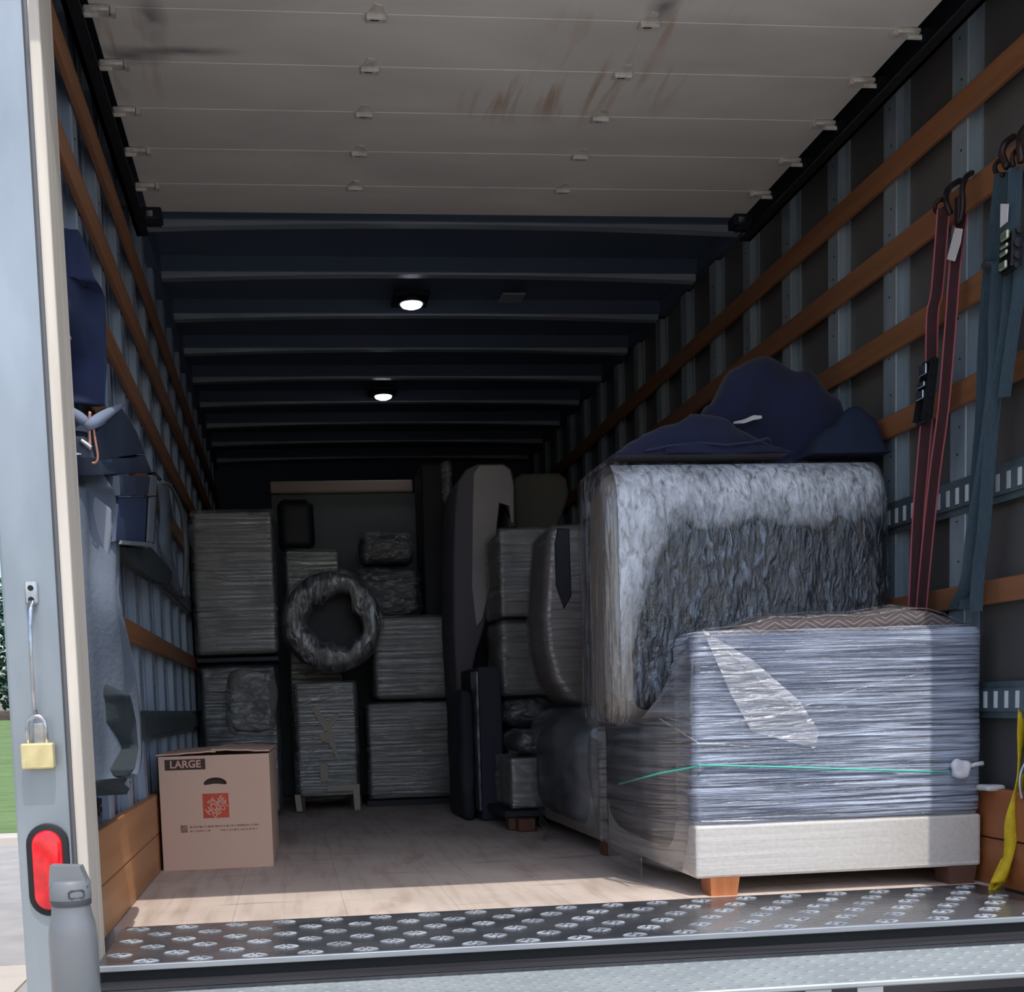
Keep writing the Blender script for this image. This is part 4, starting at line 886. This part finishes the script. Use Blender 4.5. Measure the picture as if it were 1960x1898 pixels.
wrapped('wrapped_carton', 'dark goods filling the back right corner', 'carton', 1.55, 2.36, 4.6, 5.4, .002, 1.55, PADD, F_DIM, .04, 66)

# ------------------------------------------------------------------ straps on the right wall
def smooth_path(pts, n=5):
    out = []; P = [Vector(p) for p in pts]
    for i in range(len(P)-1):
        a, b_, c, d = P[max(i-1, 0)], P[i], P[i+1], P[min(i+2, len(P)-1)]
        for k in range(n):
            t_ = k/n; out.append(.5*((2*b_)+(c-a)*t_+(2*a-5*b_+4*c-d)*t_*t_+(3*b_-a-3*c+d)*t_**3))
    out.append(P[-1]); return out
def hook(par, pts, r=.006):
    MB().tube(smooth_path(pts), r, 8).build('hook', HOOKM, par, True)
XS = 2.345
rs = thing('ratchet_strap', 'dark red ratchet strap with pink edges hooked over the second slat', 'strap', at(1825, 400, X=XS))
def web(par, px, x0, wpx, mm, edge=None, n=5):
    pts = smooth_path([at(x, y, X=x0+dx) for x, y, dx in px], n); w_ = wpx/737
    wd_ = Vector((.848, -.53, 0)); wv = [wd_*w_]*len(pts)
    MB().ribbon(pts, wv, .004).build('webbing', mm, par)
    if edge:
        for s_ in (-1, 1): MB().ribbon([p+wd_*(s_*(w_/2-.001)) for p in pts], [wd_*.004]*len(pts), .0055).build('webbing_edge', edge, par)
web(rs, [(1806, 398, .0), (1800, 480, 0), (1793, 560, 0), (1785, 600, -.004), (1783, 690, 0)], XS, 24, WEB_R, WEB_E)
web(rs, [(1842, 410, .0), (1829, 500, 0), (1818, 640, 0), (1806, 780, 0), (1790, 900, 0), (1776, 1030, 0), (1764, 1160, 0), (1758, 1260, 0)], XS, 22, WEB_R, WEB_E)
web(rs, [(1774, 800, .0), (1765, 900, 0), (1757, 1000, 0), (1750, 1160, 0), (1744, 1260, .0)], XS-.012, 24, WEB_R, WEB_E)
rt = MB(); c1, c2 = at(1781, 690, X=XS-.03), at(1768, 800, X=XS-.03); L_ = (c2-c1)
def rp(u, dy): p = c1+L_*u; return Vector((p.x, p.y+dy, p.z))
for s_ in (-.022, .022):
    rt.hull([rp(.0, s_-.002)+Vector((dx, 0, 0)) for dx in (-.012, .012)]+[rp(.0, s_+.002)+Vector((dx, 0, 0)) for dx in (-.012, .012)]+[rp(1.05, s_-.002)+Vector((dx, 0, 0)) for dx in (-.02, .014)]+[rp(1.05, s_+.002)+Vector((dx, 0, 0)) for dx in (-.02, .014)])
for u, r_ in ((.02, .007), (.25, .008), (.62, .010), (.95, .008), (1.05, .009)): rt.tube([rp(u, -.028), rp(u, .028)], r_, 10)
ro = rt.build('ratchet', DARK, rs, 'auto')
b = MB(); 
for u, hgt in ((.16, .03), (.42, .014), (.60, .024)): p = rp(u, 0); b.box(p.x-.022, p.x-.016, p.y-.02, p.y+.02, p.z-hgt/2, p.z+hgt/2, .002, 1)
b.build('bright_plate', CHROME, ro)
hook(rs, [at(x, y, X=XS+dx) for x, y, dx in ((1806, 400, 0), (1792, 405, .0), (1790, 392, .0), (1800, 382, .01), (1812, 385, .03))])
hook(rs, [at(x, y, X=XS+dx) for x, y, dx in ((1838, 425, -.01), (1843, 395, -.012), (1842, 360, -.01), (1850, 338, .01), (1860, 331, .05))], .008)
hook(rs, [at(x, y, X=XS+dx) for x, y, dx in ((1820, 410, 0), (1812, 390, -.01), (1812, 368, 0), (1822, 355, .03), (1838, 345, .06))], .008)
b = MB(); a_, c_ = at(1833, 375, X=XS-.016), at(1833, 430, X=XS-.016); b.box(a_.x-.004, a_.x+.006, a_.y-.012, a_.y+.012, c_.z, a_.z, .003, 1); b.build('hook_sleeve', HOOKM, rs)
b = MB(); b.prism([at(x, y, X=XS-.02) for x, y in ((1828, 436), (1842, 438), (1838, 465), (1827, 500), (1812, 496))], (.0015, 0, 0)); b.build('tag', TAG, rs)
XT = 2.335
ts = thing('ratchet_strap', 'teal grey ratchet strap bundle hooked over the slat nearest the opening', 'strap', at(1935, 340, X=XT))
web(ts, [(1918, 330, 0), (1910, 400, 0), (1903, 470, 0), (1893, 540, 0), (1885, 660, 0), (1880, 800, 0), (1872, 900, 0), (1866, 1000, 0), (1856, 1090, 0), (1848, 1165, 0)], XT, 26, WEB_T)
web(ts, [(1944, 320, 0), (1940, 420, 0), (1935, 520, 0), (1925, 640, 0), (1905, 760, 0), (1893, 880, 0), (1884, 1000, 0), (1872, 1100, 0), (1868, 1170, 0)], XT-.008, 24, WEB_T)
web(ts, [(1912, 500, 0), (1905, 600, 0), (1903, 720, 0), (1880, 900, 0), (1862, 1010, 0), (1850, 1110, 0), (1826, 1165, 0)], XT-.016, 24, WEB_T)
web(ts, [(1955, 470, 0), (1950, 560, 0), (1938, 640, 0), (1922, 760, 0)], XT-.004, 22, WEB_T)
b = MB(); c1 = at(1938, 448, X=XT-.03); c2 = at(1934, 515, X=XT-.03); L_ = c2-c1
for u, r_ in ((0, .008), (.35, .012), (.7, .010), (1, .008)): b.tube([rp(u, -.03), rp(u, .03)], r_, 10)
for s_ in (-.024, .024): b.hull([rp(u, s_+e)+Vector((dx, 0, 0)) for u in (0, 1) for e in (-.002, .002) for dx in (-.016, .014)])
ro = b.build('ratchet', DARK, ts, 'auto'); b = MB(); 
for u, hgt in ((.05, .022), (.35, .010), (.55, .012), (.9, .02)): p = rp(u, 0); b.box(p.x-.024, p.x-.016, p.y-.016, p.y+.016, p.z-hgt/2, p.z+hgt/2, .003, 1)
b.build('bright_plate', mat('greenish_zinc', (190, 196, 170), .3, .8), ro)
b = MB(); pr = at(1889, 508, X=XT-.02); b.lathe([(0, -.01), (.010, -.01), (.010, .01), (0, .01)], (0, 0, 0), 14); o_ = b.build('ratchet_knob', CHROME, ts); o_.matrix_parent_inverse = parent_world(ts).inverted(); o_.location = pr; o_.rotation_euler = (0, R(90), 0)
hook(ts, [at(x, y, X=XT+dx) for x, y, dx in ((1920, 335, 0), (1908, 332, 0), (1904, 318, 0), (1912, 308, .01), (1925, 310, .03))])
hook(ts, [at(x, y, X=XT+dx) for x, y, dx in ((1928, 320, -.01), (1918, 296, -.01), (1924, 275, 0), (1940, 262, .04))], .009)
hook(ts, [at(x, y, X=XT+dx) for x, y, dx in ((1955, 310, -.012), (1952, 285, -.01), (1953, 260, .01), (1962, 245, .05))], .009)
hook(ts, [at(x, y, X=XT+dx) for x, y, dx in ((1940, 318, -.01), (1938, 300, -.01), (1948, 285, .01), (1957, 280, .04))], .006)
b = MB(); b.prism([at(x, y, X=XT-.03) for x, y in ((1915, 390), (1930, 390), (1928, 424), (1914, 436))], (.0015, 0, 0)); b.build('tag', TAG, ts)
ys = thing('yellow_strap', 'yellow webbing strap hanging down to the sill beside the right kick board', 'strap', at(1930, 1500, Y=-.12))
pts = smooth_path([at(x, y, Y=-.12) for x, y in ((1962, 1340), (1955, 1420), (1948, 1500), (1938, 1570), (1930, 1640), (1908, 1690))], 6)
n_ = len(pts); MB().ribbon(pts, [((.030+.010*math.sin(i*.45))*math.cos(.5*math.sin(i*.2)), .02*math.sin(i*.2), .012*math.sin(i/n_*3.1)) for i in range(n_)], .004).build('webbing', WEB_Y, ys, True)
pts = smooth_path([at(x, y, Y=-.10) for x, y in ((1958, 1480), (1952, 1560), (1946, 1620), (1930, 1670), (1905, 1702), (1902, 1690), (1925, 1640))], 6)
MB().ribbon(pts, [(.03, .012, .008)]*len(pts), .004).build('webbing', WEB_Y, ys, True)
MB().tube(smooth_path([at(x, y, Y=-.16) for x, y in ((1965, 1455), (1955, 1475), (1952, 1500), (1957, 1530))]), .004, 8).build('hook', CHROME, ys, True)
tag(MB().soft(W-.03, W+.025, -.04, .02, .262, .278, .007, 6, .002, 30, 2).build('paper_scrap', PAPER, None, True), 'crumpled white scrap lying on the right kick board', 'paper')

# ------------------------------------------------------------------ things hanging on the left wall
def wl(x, y, X=.05):
    p = at(x, y, X=X)
    if p.y < -.33: p = at(x, y, Y=-.33); p.x = max(p.x, .003)
    return p
def drape(rows, Xb, folds, amp, cols=22, yslope=0):
    """cloth between a left and right edge (pixels of the photo) falling in folds; gives grid rows"""
    out = []; N_ = 30
    for i in range(N_+1):
        u = i/N_*(len(rows)-1); k = min(int(u), len(rows)-2); f_ = u-k
        y, xl, xr = [rows[k][j]*(1-f_)+rows[k+1][j]*f_ for j in range(3)]; r_ = []
        R_ = at(xr, y, X=Xb)
        if R_.y < -.22: R_ = at(xr, y, Y=-.22); R_.x = max(R_.x, .012)
        yl = max(-.345, min(at(xl, y, X=.006).y, R_.y-.01))
        for j in range(cols+1):
            v = j/cols; d = amp*(math.sin(v*folds*math.pi+i*.05)+.5*math.sin(v*folds*2.3+2+i*.12))+.5*amp*noise.noise(Vector((v*3, i*.13, Xb)))
            r_.append(Vector((max(.004, .006+(R_.x-.006)*min(1, v*1.6)**.8+d*min(1, v*3)), yl+(R_.y-yl)*v, R_.z)))
        out.append(r_)
    return out
hs = thing('hanging_blanket_roll', 'dark blue blanket bundle hanging from the upper slats of the left wall', 'blanket', wl(160, 600))
def sheetx(rows, th): # cloth whose back side lies towards the wall
    b = MB(); surf(b, rows, (-th, 0, .0)); return b
sheetx(drape([(440, 118, 140), (470, 116, 154), (530, 118, 168), (560, 118, 190), (590, 118, 203), (650, 118, 204), (700, 142, 199), (750, 142, 198), (778, 142, 199)], .07, 3, .008), .03).build('cloth', BCLOTH, hs, True)
MB().tube(smooth_path([wl(x, y, .06) for x, y in ((119, 622), (124, 640), (130, 652))]), .010, 8).build('padded_strap_end', GCLOTH, hs, True)
db = thing('padded_bin', 'dark blue-grey padded bin hanging on the left wall', 'bin', wl(240, 940))
def slabx(px, X, th, bev=.004): return MB().prism([wl(x, y, X) for x, y in px], (-th, 0, 0), bev, 2)
slabx(((172, 838), (190, 822), (236, 782), (262, 825), (278, 868), (190, 880), (176, 875)), .075, .06).build('upper_flap', BINM, db, 'auto')
slabx(((185, 876), (262, 876), (278, 870), (292, 905), (200, 908)), .082, .06).build('middle_flap', BINM, db, 'auto')
slabx(((229, 910), (300, 912), (299, 948), (231, 948)), .095, .075).build('rim', BINM, db, 'auto')
slabx(((228, 951), (302, 950), (296, 1040), (290, 1046), (222, 1036)), .088, .07).build('bin_body', mat('deep_blue_bin', (46, 60, 88), .6), db, 'auto')
for pl_ in (((290, 911), (300, 911), (299, 948), (286, 948)), ((288, 952), (298, 950), (294, 1038), (284, 1036)), ((234, 1034), (291, 1038), (294, 1046), (232, 1041))): slabx(pl_, .098, .006, 0).build('edge_strip', BINE, db)
slabx(((240, 1047), (292, 1048), (330, 1092), (330, 1110), (322, 1118), (300, 1112), (262, 1085), (246, 1070)), .05, .035).build('lower_flap', DCLOTH, db, 'auto')
pv = thing('foam_sling', 'grey foam padded v-shaped sling on the left wall', 'sling', wl(175, 805))
for pp in (((133, 784), (148, 796), (162, 806), (170, 812)), ((166, 818), (180, 808), (205, 792), (234, 775))):
    q = smooth_path([wl(x, y, .085) for x, y in pp]); MB().tube(q, [.006+.007*math.sin(math.pi*min(1, (i+1.2)/len(q)*1.05)) for i in range(len(q))], 12).build('foam_grip', mat('blue_grey_foam', (112, 124, 146), .9), pv, True)
wf = thing('wire_hook', 'coppery wire hook with a bright ring on the left wall', 'hook', wl(172, 840))
MB().tube(smooth_path([wl(x, y, .11) for x, y in ((172, 788), (171, 820), (173, 862))]), .004, 8).build('wire', COPPER, wf, True)
MB().tube(smooth_path([wl(x, y, .11) for x, y in ((176, 800), (182, 840), (187, 872), (184, 884), (176, 886))]), .003, 8).build('wire', COPPER, wf, True)
MB().tube(smooth_path([wl(x, y, .11) for x, y in ((155, 843), (165, 850), (175, 858))]), [.007]*11, 8).build('ring', CHROME, wf, True)
b = MB(); b.tube([wl(130, 868, .09), wl(156, 869, .09)], .003, 8); b.tube([wl(136, 887, .09), wl(148, 887, .09)], .003, 8); b.tube([wl(131, 870, .09), wl(133, 905, .09)], .003, 8); b.build('crossbar', CHROME, wf, True)
gb = thing('hanging_canvas', 'long grey canvas cover hanging from a hook beside the left pillar', 'cover', wl(195, 1200))
R1 = [(872, 162, 168), (910, 148, 186), (950, 138, 216), (975, 138, 221), (1000, 138, 225), (1060, 140, 226), (1120, 142, 224), (1180, 144, 228), (1240, 148, 240), (1310, 152, 252), (1380, 156, 260), (1440, 160, 262), (1475, 162, 256), (1488, 164, 246)]
sheetx(drape(R1, .075, 4, .010, 28), .015).build('canvas', GCLOTH, gb, True)
sheetx(drape([(1310, 172, 206), (1330, 170, 246), (1380, 172, 256), (1430, 184, 259), (1470, 209, 254), (1485, 219, 244)], .098, 2, .006, 18), .006).build('dark_fold', DCLOTH, gb, True)
sheetx(drape([(945, 172, 178), (975, 174, 216), (1010, 178, 216), (1060, 184, 208), (1110, 190, 200)], .092, 1.5, .004, 12), .005).build('corner_flap', mat('pale_canvas', (122, 130, 142), .9), gb, True)
slabx(((168, 1500), (215, 1490), (248, 1486), (240, 1500), (250, 1508), (245, 1520), (170, 1524)), .075, .03).build('bottom_hem', DCLOTH, gb, 'auto')
slabx(((172, 1524), (198, 1524), (200, 1560), (190, 1592), (178, 1604)), .06, .03).build('trailing_end', BLACKW, gb, 'auto')
lp = thing('strap_loop', 'thin grey fabric strap loop hanging past the dark bin', 'strap', wl(330, 1030))
q = smooth_path([at(x+6, y, X=.05) for x, y in ((308, 922), (320, 930), (334, 955), (345, 990), (351, 1030), (351, 1080), (346, 1140))], 5); MB().ribbon(q, [(.012, .10*math.sin(math.pi*(.06+.88*i/len(q)))+.006, 0) for i in range(len(q))], .006).build('strap', mat('grey_strap', (120, 126, 132), .8), lp, True)
q = smooth_path([at(x, y, X=.04) for x, y in ((310, 925), (318, 980), (316, 1040), (328, 1100), (343, 1142))], 5); MB().ribbon(q, (.03, .14, 0), .006).build('strap', GCLOTH, lp, True)
p = at(308, 922, X=.05); MB().tube([p+Vector((0, 0, .005)), p+Vector((-.02, .0, .03)), p+Vector((-.046, 0, .03))], .006, 8).build('hook', DARK, lp, True)

# ------------------------------------------------------------------ outside
GZ = -.86
struct('ground', MB().box(-30, 40, -14, 11, GZ-.1, GZ), ROAD)
struct('path', MB().box(-30, -1.0, -14, 3.9, GZ, GZ+.012), PATHM)
struct('curb', MB().box(-40, 40, 11, 11.4, GZ-.1, GZ+.10, .02, 2), CURB)
def slope(name, x0, x1, y0, y1, z0, z1, m, kind='stuff', label=None, cat=None):
    b = MB(); n = 24; A = [[b.bm.verts.new((x0+(x1-x0)*i/n, y0+(y1-y0)*j/n, z0+(z1-z0)*j/n+.03*noise.noise(Vector((i*.9, j*.9, 0))))) for i in range(n+1)] for j in range(n+1)]
    for j in range(n):
        for i in range(n): b.bm.faces.new((A[j][i], A[j][i+1], A[j+1][i+1], A[j+1][i]))
    o = b.build(name, m, None, True); tag(o, label, cat, None, kind); return o
slope('lawn', -40, 2.9, 11.4, 30, GZ+.08, .55, GRASS, 'stuff', 'bright green sloping lawn beyond the road', 'grass')
slope('grass_verge', 2.75, 9, -.5, 16, GZ+.03, GZ+.1, GRASS, 'stuff', 'green grass verge right of the truck', 'grass')
struct('edging', MB().box(-40, 4, 30, 30.5, .45, .80, .03, 2), STONE)
struct('planting_bed', MB().box(-40, 4, 30.5, 60, .3, .62), STONE)
def tree(name, label, x, y, z, h, rad, mm, n, seed, cone=False):
    random.seed(seed); t_ = thing(name, label, 'tree', (x, y, z))
    MB().tube([(x, y, z-.1), (x+.05, y, z+h*.3), (x-.05, y, z+h*.75)], [.16, .12, .05], 8).build('trunk', BARK, t_, True)
    b = MB()
    for i in range(n):
        u = random.random(); a = random.uniform(0, 6.283); 
        if cone: zz = h*(.06+.94*u); rr_ = rad*(1-u)**.8*(.55+.45*random.random())
        else:
            ph = math.acos(random.uniform(-1, 1)); zz = h*.58+h*.42*math.cos(ph); rr_ = rad*math.sin(ph)*(.6+.4*random.random())
        p = Vector((x+rr_*math.cos(a), y+rr_*math.sin(a), z+zz)); s_ = random.uniform(.10, .24)
        d1 = Vector((random.uniform(-1, 1), random.uniform(-1, 1), random.uniform(-.6, .6))).normalized()*s_; d2 = Vector((random.uniform(-1, 1), random.uniform(-1, 1), random.uniform(-1, 1))).normalized()*s_*.5
        b.bm.faces.new([b.bm.verts.new(q_) for q_ in (p-d1, p+d2, p+d1, p-d2)])
    b.build('foliage', mm, t_)
tree('conifer_tree', 'tall dark green conifer left of the truck', -7.4, 39, .5, 8.4, 2.6, LEAFA, 5000, 1, True)
tree('leafy_tree', 'light green drooping tree in front of the conifer', -5.2, 32, .5, 3.0, 1.4, LEAFB, 3200, 2)
tree('leafy_tree', 'broad dark leafy tree farther left across the lawn', -15, 38, .5, 8, 3.4, LEAFA, 5000, 3)
tree('leafy_tree', 'low bushy tree behind the stone edging', -10.2, 33, .5, 3.2, 1.7, LEAFB, 2600, 4)
